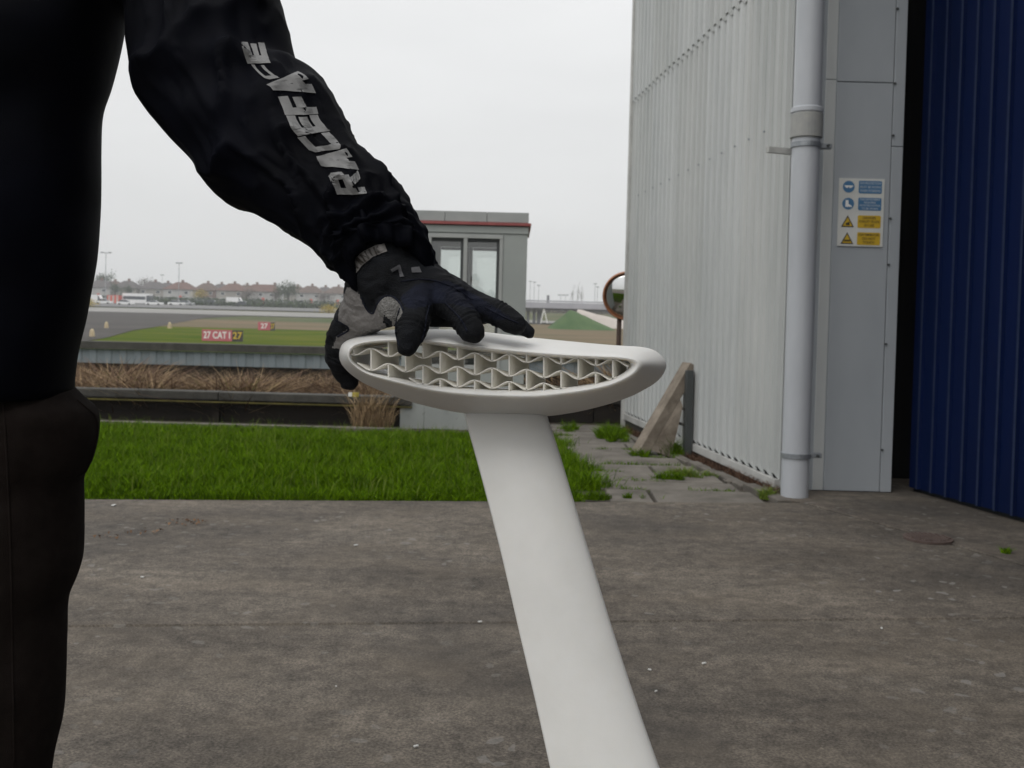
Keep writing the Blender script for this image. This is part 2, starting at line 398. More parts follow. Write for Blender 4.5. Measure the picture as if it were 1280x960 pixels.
def band(name, y0, y1, x0, x1, mat, lift):
    rows = np.geomspace(y0, y1, 24); V = []; F = []
    for Y in rows:
        f = (Y - y0) / (y1 - y0)
        V += [(x0[0] + (x0[1] - x0[0]) * f, Y, zt(Y) + lift), (x1[0] + (x1[1] - x1[0]) * f, Y, zt(Y) + lift)]
    for i in range(len(rows) - 1): F.append((2 * i, 2 * i + 1, 2 * i + 3, 2 * i + 2))
    return put(mobj(name, V, F, mat), kind='structure')

Yg, Yw = thit(300, 411).y, thit(300, 401).y
band('airfield_green', 22, Yg, (-60, -230), (60, 200), MAT['fieldgreen'], .03)
band('airfield_worn_turf', Yg, Yw, (-230, -300), (200, 300), MAT['fieldbrown'], .04)
ground_patch('worn_turf_bank', [(560, 428), (900, 438), (900, 409), (560, 404)], MAT['fieldbrown'], .05)
ground_patch('taxiway', [(-300, 436), (100, 428), (165, 414), (255, 398), (330, 393), (-300, 380)], MAT['tarmac'], .08)
ground_patch('pale_taxiway', [(-300, 379.5), (430, 397.5), (900, 412), (900, 409.5), (430, 393), (-300, 374.5)], MAT['taxi'], .14)
ground_patch('far_apron', [(-300, 373.5), (430, 391.5), (430, 382), (-300, 366)], MAT['apronfar'], .2)

# ------------------------------------------------------------------ apron, lawn, path
apron = empty('apron', (0, 0, 0)); put(apron, kind='structure')
def slab(pts, name='slab', z=0.0, mat='concrete', parent=None, th=.12):
    bm = bmesh.new(); f = bm.faces.new([bm.verts.new((x, y, z)) for x, y in pts])
    r = bmesh.ops.extrude_face_region(bm, geom=[f]); vs = [e for e in r['geom'] if isinstance(e, bmesh.types.BMVert)]
    for v in vs: v.co.z -= th
    bmesh.ops.recalc_face_normals(bm, faces=bm.faces[:])
    top = [e for e in bm.edges if all(abs(v.co.z - z) < 1e-6 for v in e.verts)]
    bmesh.ops.bevel(bm, geom=top, offset=.006, segments=1, affect='EDGES')
    bm.verts.index_update()
    o = mobj(name, [v.co.copy() for v in bm.verts], [[v.index for v in g.verts] for g in bm.faces], MAT[mat], parent or apron); bm.free(); return o
slab([(-14, -14), (14, -14), (14, -3.2), (-14, -3.2)])
ye = lambda X: 5.675 + .113 * X
yj = lambda X: 3.40 + .113 * X
slab([(-14, -3.19), (14, -3.19), (14, yj(14)), (2.6, yj(2.6)), (-14, yj(-14))], z=.002)
slab([(-14, yj(-14) + .012), (2.6, yj(2.6) + .012), (2.02, 5.2), (1.74, ye(1.74)), (-14, ye(-14))], z=.003)
slab([(2.614, yj(2.6) + .012), (14, yj(14) + .012), (14, 6.9), (1.76, 6.9), (1.62, 6.33), (1.60, 6.06), (1.757, ye(1.757)), (2.034, 5.2)], z=.008)
mobj('bedding', [(-14, -14, -.05), (14, -14, -.05), (14, 6.9, -.05), (1.6, 6.0, -.05), (-14, ye(-14) - .002, -.05)], [(0, 1, 2, 3, 4)], MAT['soil'], apron)
def zl(Y): return -.005 - .1 * max(0, min(1, (Y - 5.5) / 4.5))
# lawn soil
V = []; F = []
for i, f_ in enumerate(np.linspace(0, 1, 14)):
    for X in (-14, -7, -3, 0, 2.6): Y = ye(X) + .004 + (11.6 - ye(X)) * f_; V.append((X, Y, zl(Y) - .012))
for i in range(13):
    for k in range(4): F.append((i * 5 + k, i * 5 + k + 1, i * 5 + k + 6, i * 5 + k + 5))
put(mobj('lawn_soil', V, F, MAT['soil']), kind='structure')
def blades(name, XY, Z, h, wd, mat, lean=.35, n_bend=True, kind='stuff', jitter=.5):
    n = len(XY); a = rng.uniform(0, 2 * math.pi, n); hh = h * rng.uniform(1 - jitter, 1 + jitter, n); la = rng.uniform(0, 2 * math.pi, n); le = hh * lean * rng.uniform(.2, 1.6, n)
    b = np.stack([XY[:, 0], XY[:, 1], Z], 1); sx = np.stack([np.cos(a), np.sin(a), 0 * a], 1) * (wd * rng.uniform(.6, 1.4, n))[:, None]
    ld = np.stack([np.cos(la), np.sin(la), 0 * a], 1)
    mid = b + ld * (le * .35)[:, None]; mid[:, 2] += hh * .6
    tip = b + ld * le[:, None]; tip[:, 2] += hh
    T = np.stack([np.stack([b - sx, b + sx, mid + sx * .7], 1), np.stack([b - sx, mid + sx * .7, mid - sx * .7], 1), np.stack([mid - sx * .7, mid + sx * .7, tip], 1)], 1).reshape(-1, 3, 3)
    o = tri_obj(name, T, mat)
    if kind: put(o, kind=kind)
    return o
def nz2(x, y, s, o=0): return np.array([noise.noise(Vector((a * s, b * s, o))) for a, b in zip(x, y)])
lawnR = lambda Y: .58 + .05 * np.sin(Y * 2.1) - .022 * (Y - 6) + .04 * np.sin(Y * 7.3) + .02 * np.sin(Y * 19)
n = 210000
X = rng.uniform(-5.2, .85, n); Y = ye(X) + (9.7 - ye(X)) * rng.random(n) ** 1.25
keep = X < lawnR(Y) + rng.normal(0, .05, n); keep &= (Y > ye(X) + .01 + .03 * np.sin(X * 9) + .03 * np.sin(X * 23 + 2 * np.sin(X * 3)) + .025 * np.sin(X * 47) + rng.normal(0, .05, n)); keep &= Y > ye(X) - .03; keep &= ~((X > .40 + .05 * np.sin(Y * 31)) & (Y < 6.28)); keep &= X > -Y * .52
X = X[keep]; Y = Y[keep]
hh = .062 * (1 + .6 * nz2(X, Y, 2.3) + .35 * nz2(X, Y, 9)) * np.clip(.7 + (Y - ye(X)) * .7, .6, 1.1) * np.clip(1.15 - (Y - 7.5) * .22, .62, 1)
Z = np.array([zl(y) for y in Y]) - .01
put(blades('lawn_grass', np.stack([X, Y], 1), Z, hh, .0027, MAT['grass'], .75), 'thick bright green lawn grass beyond the concrete apron', 'grass')
n = 5000
X = rng.uniform(-5, .55, n); Y = ye(X) + .08 + (9.6 - ye(X)) * rng.random(n); k = (X < lawnR(Y)) & ~((X > .38) & (Y < 6.3))
put(blades('pale_lawn_stems', np.stack([X, Y], 1)[k], np.array([zl(y) for y in Y])[k], .10, .0025, MAT['grasspale'], .4), 'scattered pale stems among the lawn grass', 'grass')
# path slabs
path = empty('path', (0, 0, 0)); put(path, kind='structure')
wallX = lambda Y: 1.746 - .1135 * (Y - 6.37)
yc = 5.80; rows = [.46, .36, .42, .46, .5, .5, .55, .55, .6, .6]
for i, d in enumerate(rows):
    x0 = .60 - .02 * i; x1 = wallX(yc + d / 2) - .24
    cut = [x0, x0 + (x1 - x0) * random.uniform(.25, .75), x1] if i in (3, 6) else [x0, .88, x1] if i == 0 else [x0, x1]
    for a, b in zip(cut, cut[1:]):
        sk = .05 if i == 0 else 0
        dz = random.uniform(-.012, .008); j = lambda: random.uniform(-.012, .012)
        slab([(a + .012 + j(), yc + .012 + j()), (b - .012 + j(), yc + .012 + j()), (b - .012 + j(), yc + d - .014 + j()), (a + .012 + j(), yc + d - .014 + j())], 'paving_slab', zl(yc) + .012 + dz, 'path', path, .05)
    yc += d
# kerb strip along the hangar foot
y0 = 5.9
for i in range(7):
    y1 = y0 + .62; a = wallX(y0) - .20; b = wallX(y1) - .20; j = random.uniform(-.01, .015)
    slab([(a + j, y0 + .01), (a + .085 + j, y0 + .01), (b + .085 + j, y1 - .01), (b + j, y1 - .01)], 'kerb_stone', zl(y0) + .03 + random.uniform(-.015, .01), 'path', path, .08)
    y0 = y1
def patch(cx, cy, rx, ry, n):
    a = rng.uniform(0, 2 * math.pi, n); r = np.sqrt(rng.random(n))
    return np.stack([cx + rx * r * np.cos(a), cy + ry * r * np.sin(a)], 1)
def tuft(px, py, rx, ry, n, h, mat='grass', label='', zz=None):
    g = gnd(px, py, -.03); XY = patch(g.x, g.y, rx, ry, n)
    z = np.array([zl(y) for y in XY[:, 1]]) if zz is None else np.full(n, zz)
    q = ((XY[:, 0] - g.x) / rx) ** 2 + ((XY[:, 1] - g.y) / ry) ** 2; w_ = nz2(XY[:, 0], XY[:, 1], 11, 7); k = w_ > -.15 + q * .45; XY, z, hv = XY[k], z[k], h * (1.15 - .75 * q[k]) * (1 + .7 * w_[k])
    o = blades('grass_tuft', XY, z, hv, .003, MAT[mat], .8, kind='stuff'); put(o, label, 'grass'); return o
tuft(765, 541, .16, .55, 5000, .10, label='lush grass tuft at the far end of the path beside the wall')
tuft(800, 566, .10, .22, 1400, .06, label='grass at the foot of the leaning wooden prop')
tuft(838, 566, .10, .18, 1400, .10, label='dark weeds under the leaning wooden prop')
tuft(858, 597, .22, .15, 2200, .05, label='wide grass patch across the path slab joint by the kerb', mat='grasspale')
tuft(845, 602, .2, .07, 1200, .05, label='green weeds in the slab joint beside the kerb patch')
tuft(745, 628, .14, .035, 800, .035, label='moss tuft at the apron edge beside the lawn corner')
tuft(795, 628, .10, .03, 700, .035, label='small moss clump at the middle of the apron edge')
tuft(829, 629, .06, .02, 300, .03, label='tiny moss clump at the apron edge toward the hangar')
tuft(958, 625, .13, .07, 1100, .04, mat='grasspale', label='yellowish grass at the foot of the drainpipe')
tuft(712, 530, .12, .2, 1000, .07, label='small grass clump at the far end of the path by the booth')
tuft(1258, 702, .03, .03, 160, .025, label='lone weed growing in the apron before the blue door', zz=.004)
XY = np.concatenate([patch(wallX(y) - .06, y, .06, .2, 220) for y in np.linspace(6.3, 10.4, 16)])
put(blades('wall_foot_weeds', XY, np.array([zl(y) for y in XY[:, 1]]), .05, .003, MAT['twig'], .9), 'dead weeds and debris along the foot of the hangar wall', 'weeds', kind='stuff')
joints = []
for yy in (6.28, 6.65, 7.08, 7.55, 8.05, 8.55):
    joints.append(np.stack([rng.uniform(.7, wallX(yy) - .3, 260), yy + rng.normal(0, .015, 260)], 1))
XY = np.concatenate(joints); m_ = nz2(XY[:, 0], XY[:, 1], 3.5, 4) > .0; XY = XY[m_]
put(blades('joint_grass', XY, np.array([zl(y) for y in XY[:, 1]]), .03, .003, MAT['grass'], .7), 'short grass sprouting in the joints of the path slabs', 'grass', kind='stuff')
# rubble along wall foot
for i in range(16):
    yy = random.uniform(6.1, 9.2); xx = wallX(yy) - random.uniform(.05, .3); s = random.uniform(.012, .035)
    bm = bmesh.new(); bmesh.ops.create_icosphere(bm, subdivisions=1, radius=s)
    for v in bm.verts: v.co *= random.uniform(.7, 1.25); v.co.z *= .6
    o = mobj('stone', [v.co + Vector((xx, yy, zl(yy) + s * .3)) for v in bm.verts], [[v.index for v in f.verts] for f in bm.faces], MAT['path'], origin=(xx, yy, zl(yy)))
    put(o, 'small loose stone in the gutter along the hangar wall', 'stone', 'loose stones along the hangar wall'); bm.free()

# ------------------------------------------------------------------ hangar
hang = empty('hangar', (1.75, 6.37, 0)); put(hang, 'pale grey ribbed metal hangar with a panelled corner pillar', 'hangar')
du = Vector((-.1135, 1, 0)).normalized(); dn = Vector((-du.y, du.x, 0))        # along the wall (away), outward (towards -X)
O = Vector((1.746, 6.37, 0)); LW = (10.7 - 6.37) / du.y
def rib_sheet(l0, l1, z0, z1, off, pitch=.148, h=.022):
    prof = []; k0 = math.floor(l0 / pitch)
    l = k0 * pitch
    while l < l1 + pitch:
        for dx, hh in ((0, 0), (.038, 0), (.052, h), (.10, h), (.114, 0)):
            x = l + dx
            if l0 <= x <= l1: prof.append((x, hh))
        l += pitch
    prof = [(l0, 0)] + [p for p in prof if l0 + .002 < p[0] < l1 - .002] + [(l1, 0)]
    V = []; F = []
    for x, hh in prof:
        p = O + du * x + dn * (hh + off); V += [p + Vector((0, 0, z0 + (.03 if hh else 0))), p + Vector((0, 0, z1))]
    for i in range(len(prof) - 1): F.append((2 * i, 2 * i + 1, 2 * i + 3, 2 * i + 2))
    n_ = len(prof)
    return V, F
ZB, ZS, ZT = .03, 3.44, 5.5
nsh = 5; edges = [LW * i / nsh for i in range(nsh + 1)]
for i in range(nsh):
    V, F = rib_sheet(edges[i] + .001, edges[i + 1] + .02, ZB + .03, ZS, .004 + .003 * (i % 2)); mobj('cladding_sheet', V, F, MAT['clad' if i % 2 else 'clad2'], hang)
    V, F = rib_sheet(edges[i] + .001, edges[i + 1] + .02, ZS - .06, ZT, .014 + .003 * (i % 2)); mobj('cladding_sheet', V, F, MAT['clad2' if i % 2 else 'clad'], hang)
def wallbox(l0, l1, o0, o1, z0, z1, name, mat, parent=hang, bev=0):
    c = O + du * ((l0 + l1) / 2) + dn * ((o0 + o1) / 2); c.z = (z0 + z1) / 2
    rot = Matrix((dn, du, Vector((0, 0, 1)))).transposed()
    return MB().box(c, (abs(o1 - o0), abs(l1 - l0), z1 - z0), rot, bev).build(name, MAT[mat], parent)
wallbox(0, LW, -.10, 0, -.3, ZT, 'wall_core', 'clad')
wallbox(.01, LW, .0, .036, ZB - .03, ZB + .028, 'drip_trim', 'trim')
wallbox(.01, LW, .0005, .003, ZB + .0285, ZB + .1, 'rib_gap_shade', 'black')  # black strip painting the shade inside the open rib ends
wallbox(LW, LW + .07, -.2, .05, -.1, ZT + .03, 'corner_flashing', 'trim')
wallbox(.0, LW + .1, -.05, .09, ZT, ZT + .12, 'gutter', 'steel')
wallbox(.01, LW, -.0, .012, -.2, ZB - .031, 'plinth', 'coping')
for z in (2.35,):      # fixings
    for k in range(1, 14):
        c = O + du * (k * .2965 + .076) + dn * .045; c.z = z; MB().box(c, (.012, .012, .012)).build('fixing', MAT['steel'], hang)
# pillar and its panels
XP0, XP1, XP2, YP = 1.765, 2.355, 2.425, 6.30
MB().box(((XP0 + XP1) / 2 + .005, YP + .15, 2.04), (XP1 - XP0 - .01, .30, 4.06), None, .004).build('pillar_panel', MAT['pillar'], hang)
def pil(x0, x1, z0, z1, y, name, mat): return MB().box(((x0 + x1) / 2, y + .02, (z0 + z1) / 2), (x1 - x0, .04, z1 - z0), None, .003).build(name, MAT[mat], hang)
pil(2.0, XP1 - .004, .012, 2.585, YP - .012, 'pillar_panel', 'pillar'); pil(2.0, XP1 - .004, 2.592, 5.2, YP - .012, 'pillar_panel', 'pillar')
pil(XP1, XP2, .012, 2.19, YP - .016, 'edge_strip', 'pillar'); pil(XP1, XP2, 2.194, 5.2, YP - .016, 'edge_strip', 'pillar')
pil(1.93, 1.995, .012, 2.6, YP - .006, 'corner_strip', 'clad'); pil(1.93, 1.995, 2.605, 5.2, YP - .006, 'corner_strip', 'clad')
for z in (.28, .95, 1.45, 1.74, 2.26, 2.585, 3.05, 3.5):
    MB().box((XP1 + .002, YP - .022, z), (.016, .014, .012), None, .003).build('bolt', MAT['seal'], hang)
# hidden shell: keeps the inside dark
mb = MB()
mb.box((8.7, 2.8, 5.6), (13.3, 15.6, .1)); mb.box((15.4, 2.8, 2.7), (.1, 15.7, 5.9)); mb.box((8.4, 10.62, 2.7), (14, .1, 5.9)); mb.box((9.9, -5, 2.7), (11, .1, 5.9))
mb.build('shell', MAT['black'], hang)
MB().box((2.9, 7.9, 2.7), (1.4, .06, 5.8)).build('recess_back', MAT['black'], hang)
MB().box((2.42, 7.1, 2.7), (.03, 1.5, 5.8)).build('recess_side', MAT['black'], hang)
# blue folding door
door = empty('hangar_door', (2.5, 6.5, 0)); put(door, 'tall dark blue ribbed hangar door leaf beside the grey pillar', 'door')
d0 = Vector((2.592, 6.36, 0)); dd = Vector((.218, -.96, 0)).normalized(); dno = Vector((-dd.y, dd.x, 0)) * -1
if dno.x > 0: dno = -dno
def dpt(l, o, z): p = d0 + dd * l + dno * o; return Vector((p.x, p.y, z))
leaf_w = .994
for i in range(9):
    l0 = i * leaf_w; l1 = l0 + leaf_w - .004
    prof = [(l0, 0)]; l = l0 + .05
    while l < l1 - .05:
        prof += [(l, 0), (l + .006, .02), (l + .022, .02), (l + .028, 0)]; l += .142
    prof.append((l1, 0)); V = []; F = []
    zb = .035 + .002 * (i % 2)
    for x, o_ in prof: V += [dpt(x, o_, zb), dpt(x, o_, 5.5)]
    for k in range(len(prof) - 1): F.append((2 * k, 2 * k + 1, 2 * k + 3, 2 * k + 2))
    o = mobj('door_panel', V, F, MAT['blue'], door)
    for k, (x, o_) in enumerate(prof[:-1]):
        if o_ == 0 and k + 1 < len(prof) and prof[k + 1][1] > 0:
            V = [dpt(x + .0055, .0205, zb), dpt(x + .0225, .0205, zb), dpt(x + .0225, .0205, 5.5), dpt(x + .0055, .0205, 5.5), dpt(x + .0055, .0225, zb), dpt(x + .0225, .0225, zb), dpt(x + .0225, .0225, 5.5), dpt(x + .0055, .0225, 5.5)]
            mobj('rib', V, [(4, 5, 6, 7), (0, 1, 5, 4), (1, 2, 6, 5), (2, 3, 7, 6), (3, 0, 4, 7)], MAT['bluedge'], o)
    if i == 0:
        V = [dpt(-.02, .012, zb), dpt(.04, .012, zb), dpt(.04, .012, 5.5), dpt(-.02, .012, 5.5), dpt(-.02, -.03, zb), dpt(.04, -.03, zb), dpt(.04, -.03, 5.5), dpt(-.02, -.03, 5.5)]
        mobj('edge_post', V, [(0, 1, 2, 3), (7, 6, 5, 4), (0, 4, 5, 1), (1, 5, 6, 2), (2, 6, 7, 3), (3, 7, 4, 0)], MAT['blue'], door)
V = [dpt(0, -.01, .012), dpt(9.2, -.01, .012), dpt(9.2, -.01, 5.5), dpt(0, -.01, 5.5)]
mobj('backing', V, [(0, 1, 2, 3)], MAT['black'], door)
# downpipe
pipe = empty('drainpipe', (1.75, 6.07, 0)); put(pipe, 'thick grey plastic drainpipe strapped to the corner of the hangar', 'drainpipe')
PX, PY, PR = 1.752, 6.07, .083
MB().tube([(PX, PY, z) for z in (-.03, -.028, -.02, 1.1, 2.22, 2.228, 2.23)], PR, 32).build('lower_pipe', MAT['pipe'], pipe, True)
MB().tube([(PX, PY, z) for z in (2.3, 2.302, 2.31, 3.6, 5.29, 5.298, 5.3)], PR, 32).build('upper_pipe', MAT['pipe'], pipe, True)
MB().tube([(PX, PY, z) for z in (2.185, 2.19, 2.33, 2.335)], [PR + .006, PR + .013, PR + .013, PR + .005], 32).build('collar', MAT['collar'], pipe, False)
MB().tube([(PX, PY, z) for z in (2.335, 2.342, 2.365, 2.372)], [PR + .006, PR + .013, PR + .013, PR + .004], 32).build('collar_ring', MAT['pipe'], pipe, False)
for z in (2.145, .26):
    o = MB().tube([(PX, PY, z + a) for a in (-.016, -.014, .014, .016)], [PR + .003, PR + .008, PR + .008, PR + .003], 32).build('strap', MAT['steel'], pipe)
    MB().box((PX + .115, PY + .02, z), (.09, .05, .03), None, .004).build('strap_lug', MAT['steel'], o)
    MB().tube([(PX + .13, PY - .012, z), (PX + .13, PY - .03, z)], .009, 8).build('bolt', MAT['seal'], o)
MB().box((PX - .13, PY + .12, 2.13), (.17, .035, .035), .35).build('bracket_arm', MAT['trim'], pipe)

# safety sign
sg = empty('safety_sign', (2.175, 6.27, 1.77)); put(sg, 'white safety notice with two blue and two yellow rows on the grey pillar', 'sign')
SX0, SX1, SZ0, SZ1, SY = 2.03, 2.315, 1.56, 1.985, YP - .018
MB().box(((SX0 + SX1) / 2, SY, (SZ0 + SZ1) / 2), (SX1 - SX0, .006, SZ1 - SZ0)).build('board', MAT['board'], sg)
def flat(name, poly, mat, parent, y): return mobj(name, [Vector((x, y, z)) for x, z in poly] + [Vector((x, y + .001, z)) for x, z in poly], [tuple(range(len(poly)))] + [(k, k + len(poly), (k + 1) % len(poly) + len(poly), (k + 1) % len(poly)) for k in range(len(poly))], MAT[mat], parent)
def sx(u): return SX0 + (SX1 - SX0) * u
def sz(v): return SZ1 - (SZ1 - SZ0) * v
def rrect(x0, x1, z0, z1, r):
    P = []
    for cx, cz, a0 in ((x1 - r, z1 - r, 0), (x0 + r, z1 - r, 90), (x0 + r, z0 + r, 180), (x1 - r, z0 + r, 270)):
        for a in (0, 30, 60, 90): P.append((cx + r * math.cos(math.radians(a0 + a)), cz + r * math.sin(math.radians(a0 + a))))
    return P
def text_on(lines, cx, cz, size, mat, parent, y, gap=1.15):
    VV = []; FF = []
    for i, s in enumerate(lines):
        V, F = text_mesh(s, size, .0004); b = len(VV); kx = min(1, .128 / (max(v[0] for v in V) - min(v[0] for v in V))); V = [(x * kx, y) for x, y in V]
        VV += [Vector((cx + x, y, cz + yv + ((len(lines) - 1) / 2 - i) * size * gap)) for x, yv in V]; FF += [tuple(k + b for k in f) for f in F]
    mobj('lettering', VV, FF, MAT[mat], parent)
rows_ = [(.115, .30, 'signblue', ['EYE PROTECTION', 'MUST BE WORN', 'WHEN WORKING'], 'print_pale'), (.37, .30, 'signblue', ['THIS DEPARTMENT', 'REQUIRES', 'PROTECTIVE FOOTWEAR', 'TO BE WORN'], 'print_pale'),
         (.635, .30, 'signamber', ['DANGER', 'FORKLIFT TRUCKS', 'IN USE'], 'print_dark'), (.885, .3, 'signamber', ['HIGH TEMPERATURE', 'DO NOT', 'TOUCH'], 'print_dark')]
for i, (v, hgt, mt, lines, pm) in enumerate(rows_):
    v = (.125, .375, .635, .885)[i]
    p = flat('text_panel', rrect(sx(.43), sx(.94), sz(v + .093), sz(v - .093), .008), mt, sg, SY - .0045)
    text_on(lines, sx(.685), sz(v), .0205 if len(lines) == 3 else .0165, pm, p, SY - .006)
    cx, cz = sx(.21), sz(v)
    if i < 2:
        p = flat('symbol_disc', [(cx + .037 * math.cos(a), cz + .037 * math.sin(a)) for a in np.linspace(0, 2 * math.pi, 28, endpoint=False)], mt, sg, SY - .0045)
        if i == 0:
            for s in (-1, 1): flat('goggle_lens', [(cx + s * .011 + .010 * math.cos(a), cz + .008 * math.sin(a)) for a in np.linspace(0, 2 * math.pi, 14, endpoint=False)], 'signwhite', p, SY - .006)
            flat('goggle_bar', [(cx - .026, cz), (cx + .026, cz), (cx + .026, cz + .008), (cx - .026, cz + .008)], 'signwhite', p, SY - .0065)
        else:
            flat('boot_symbol', [(cx - .018, cz - .02), (cx + .022, cz - .02), (cx + .022, cz - .012), (cx + .002, cz - .002), (cx, cz + .022), (cx - .018, cz + .022)], 'signwhite', p, SY - .006)
    else:
        p = flat('symbol_triangle', [(cx - .041, cz - .036), (cx + .041, cz - .036), (cx, cz + .038)], 'signblack', sg, SY - .0045)
        flat('triangle_face', [(cx - .030, cz - .030), (cx + .030, cz - .030), (cx, cz + .025)], 'signamber', p, SY - .006)
        if i == 2: flat('truck_symbol', [(cx - .012, cz - .024), (cx + .012, cz - .024), (cx + .012, cz + .0), (cx + .004, cz - .006), (cx - .012, cz - .012)], 'signblack', p, SY - .0075)
        else: flat('hazard_bar', [(cx - .022, cz - .02), (cx + .022, cz - .02), (cx + .017, cz - .009), (cx - .017, cz - .009)], 'print_dark', p, SY - .0075)

# wooden prop, dark post on the wall
prop = empty('wooden_prop', (1.05, 8.24, zl(8.24))); put(prop, 'weathered wooden prop leaning against the ribbed hangar wall', 'prop')
pa, pb = Vector((1.05, 8.22, zl(8.2) - .02)), Vector((1.50, 8.34, .70)); ax = (pb - pa).normalized(); sd_ = ax.cross(Vector((0, 0, 1))).normalized(); tp = sd_.cross(ax)
mb = MB(); mb.box((pa + pb) / 2, (.16, (pb - pa).length, .085), Matrix((sd_, ax, tp)).transposed(), .004); mb.build('plank', MAT['wood'], prop)
tri = [pa + ax * .12 - tp * .03 + sd_ * .045, Vector((1.33, 8.22, zl(8.2))), Vector((1.42, 8.25, .36)), pa + ax * .62 - tp * .03 + sd_ * .045]
MB().prism(tri, sd_, .028).build('side_board', MAT['wood'], prop)
wp = empty('wall_post', (1.47, 8.3, 0)); put(wp, 'dark metal channel post standing at the hangar wall behind the prop', 'post')
o = wallbox(1.80, 1.87, .045, .10, -.08, .66, 'channel', 'seal', wp); wallbox(1.95, 1.97, .05, .08, -.08, .55, 'conduit', 'trim', wp)
for z in (.2, .33): wallbox(1.84, 1.99, .101, .115, z, z + .02, 'latch', 'coping', wp)

# drain cover, leaves, litter
g = gnd(1160, 673, .01)
dc = empty('drain_cover', (g.x, g.y, .008)); put(dc, 'round rusty drain cover set in the apron before the blue door', 'drain cover')
MB().tube([(g.x, g.y, .004), (g.x, g.y, .016), (g.x, g.y, .0165)], [.118, .118, .112], 28).build('rim', MAT['rust'], dc)
mb = MB()
for k in range(-4, 5): mb.box((g.x + k * .023, g.y, .019), (.010, 2 * math.sqrt(max(.0001, .1 ** 2 - (k * .023) ** 2)), .006))
mb.build('cast_ridges', MAT['rust'], dc)
for px, py, rx, n_ in ((232, 655, .11, 40), (180, 667, .09, 22), (135, 673, .07, 14)):
    g = gnd(px, py, 0); XY = patch(g.x, g.y, rx, .07, n_); T = []
    for x, y in XY:
        a = random.uniform(0, 6.28); s = random.uniform(.008, .02); dz = random.uniform(.002, .012)
        T.append([(x, y, .006 + dz), (x + s * math.cos(a), y + s * math.sin(a), .006), (x + s * math.cos(a + 1), y + s * math.sin(a + 1), .008 + dz)])
    o = tri_obj('dead_leaves', np.array(T), MAT['leaf']); put(o, {232: 'largest scatter of brown dead leaves on the apron near the lawn', 180: 'thin line of brown dead leaves on the apron', 135: 'small pinch of brown leaves on the apron beside the trousers'}[px], 'leaves', kind='stuff')
for i, (px, py, s) in enumerate(((445, 682, .018), (880, 830, .014), (178, 722, .014), (142, 632, .03), (820, 865, .008), (812, 838, .01), (420, 859, .005), (1102, 786, .012), (600, 778, .014), (520, 934, .012))):
    g = gnd(px, py, .005); a = random.uniform(0, 3)
    o = MB().box((g.x, g.y, .008), (s, s * .5, .004), a, .001).build('litter_scrap', MAT['litter'], origin=(g.x, g.y, .005))
    put(o, 'tiny pale scrap lying on the dark concrete apron', 'litter', 'pale scraps scattered on the apron')

# ------------------------------------------------------------------ barrier, brambles, far wall
bar = empty('crash_barrier', (-4, 10.35, -.15)); put(bar, 'long low barrier with grey coping and thin yellow line behind the lawn', 'barrier')
for i in range(5):
    x1 = -1.02 - i * 2.0; x0 = x1 - 1.992
    MB().box(((x0 + x1) / 2, 10.36, .168 + .003 * (i % 2)), (x1 - x0, .22, .082), None, .008).build('coping_stone', MAT['coping'], bar)
    MB().box(((x0 + x1) / 2, 10.50, -.07), (x1 - x0, .08, .36)).build('board', MAT['sleeper'], bar)
    MB().box((x1 - .06, 10.42, -.05), (.07, .07, .33)).build('post', MAT['sleeper'], bar)
MB().tube([(-11, 10.28, .105), (-1.02, 10.28, .105)], .010, 8).build('yellow_rail', MAT['yellowdull'], bar)
g = at(441, 492, 10.16)
mb = MB().box((g.x + .03, 10.155, g.z - .01), (.065, .02, .045)); o = mb.build('reflector', MAT['yellow'], bar); MB().box((g.x - .025, 10.155, g.z - .01), (.035, .02, .04)).build('reflector_white', MAT['signwhite'], o)
lk = empty('lawn_kerb', (-4, 9.75, -.1)); put(lk, 'narrow concrete kerb along the far edge of the lawn', 'kerb')
for i in range(9):
    x1 = -.95 - i * 1.0; MB().box((x1 - .497, 9.78, zl(9.8) - .01), (.985, .1, .1), None, .006).build('kerb_stone', MAT['path'], lk)
rw = empty('low_dark_wall', (1.2, 11.3, -.1)); put(rw, 'low dark wall closing the far end of the path', 'wall')
for i in range(3):
    MB().box((.55 + i * .8, 11.35, .0), (.79, .14, .22), None, .006).build('block', MAT['sleeper'], rw)
    MB().box((.55 + i * .8, 11.34, .135), (.795, .2, .05), None, .006).build('coping_stone', MAT['coping'], rw)
def brush(name, n, x0, x1, y0, y1, h, mat, wd, lean, label, zf, thr=-.2):
    X = rng.uniform(x0, x1, n); Y = rng.uniform(y0, y1, n); q = nz2(X, Y, 1.1, 3); k = q > thr * 1.0 + rng.normal(0, .15, n)
    X, Y, q = X[k], Y[k], q[k]
    put(blades(name, np.stack([X, Y], 1), np.array([zf(y) for y in Y]), h * (1 + .7 * q), wd, MAT[mat], lean), label, 'brush')
brush('dry_grass_bank', 30000, -9, -.5, 10.7, 13.2, .33, 'dry', .0065, 1.6, 'band of dry straw grass growing behind the barrier', zt, -.15)
brush('bramble_bank', 26000, -9, -.5, 10.8, 13.6, .33, 'twig', .009, 2.0, 'dark brown bramble growth among the dry grass behind the barrier', zt, -.3)
brush('bramble_leaves', 5000, -9, -.5, 10.8, 13, .26, 'grass', .010, .9, 'few green bramble leaves in the dry bank', zt, .1)
brush('bramble_end', 5000, .4, 2.4, 11.5, 13, .40, 'dry', .012, 1.0, 'pinkish dry brush behind the low dark wall', zt)
brush('bramble_end_stems', 4000, .4, 2.4, 11.5, 13, .38, 'twig', .010, 1.0, 'dark brush stems behind the low dark wall', zt)
XY = patch(-1.38, 9.95, .20, .12, 420)
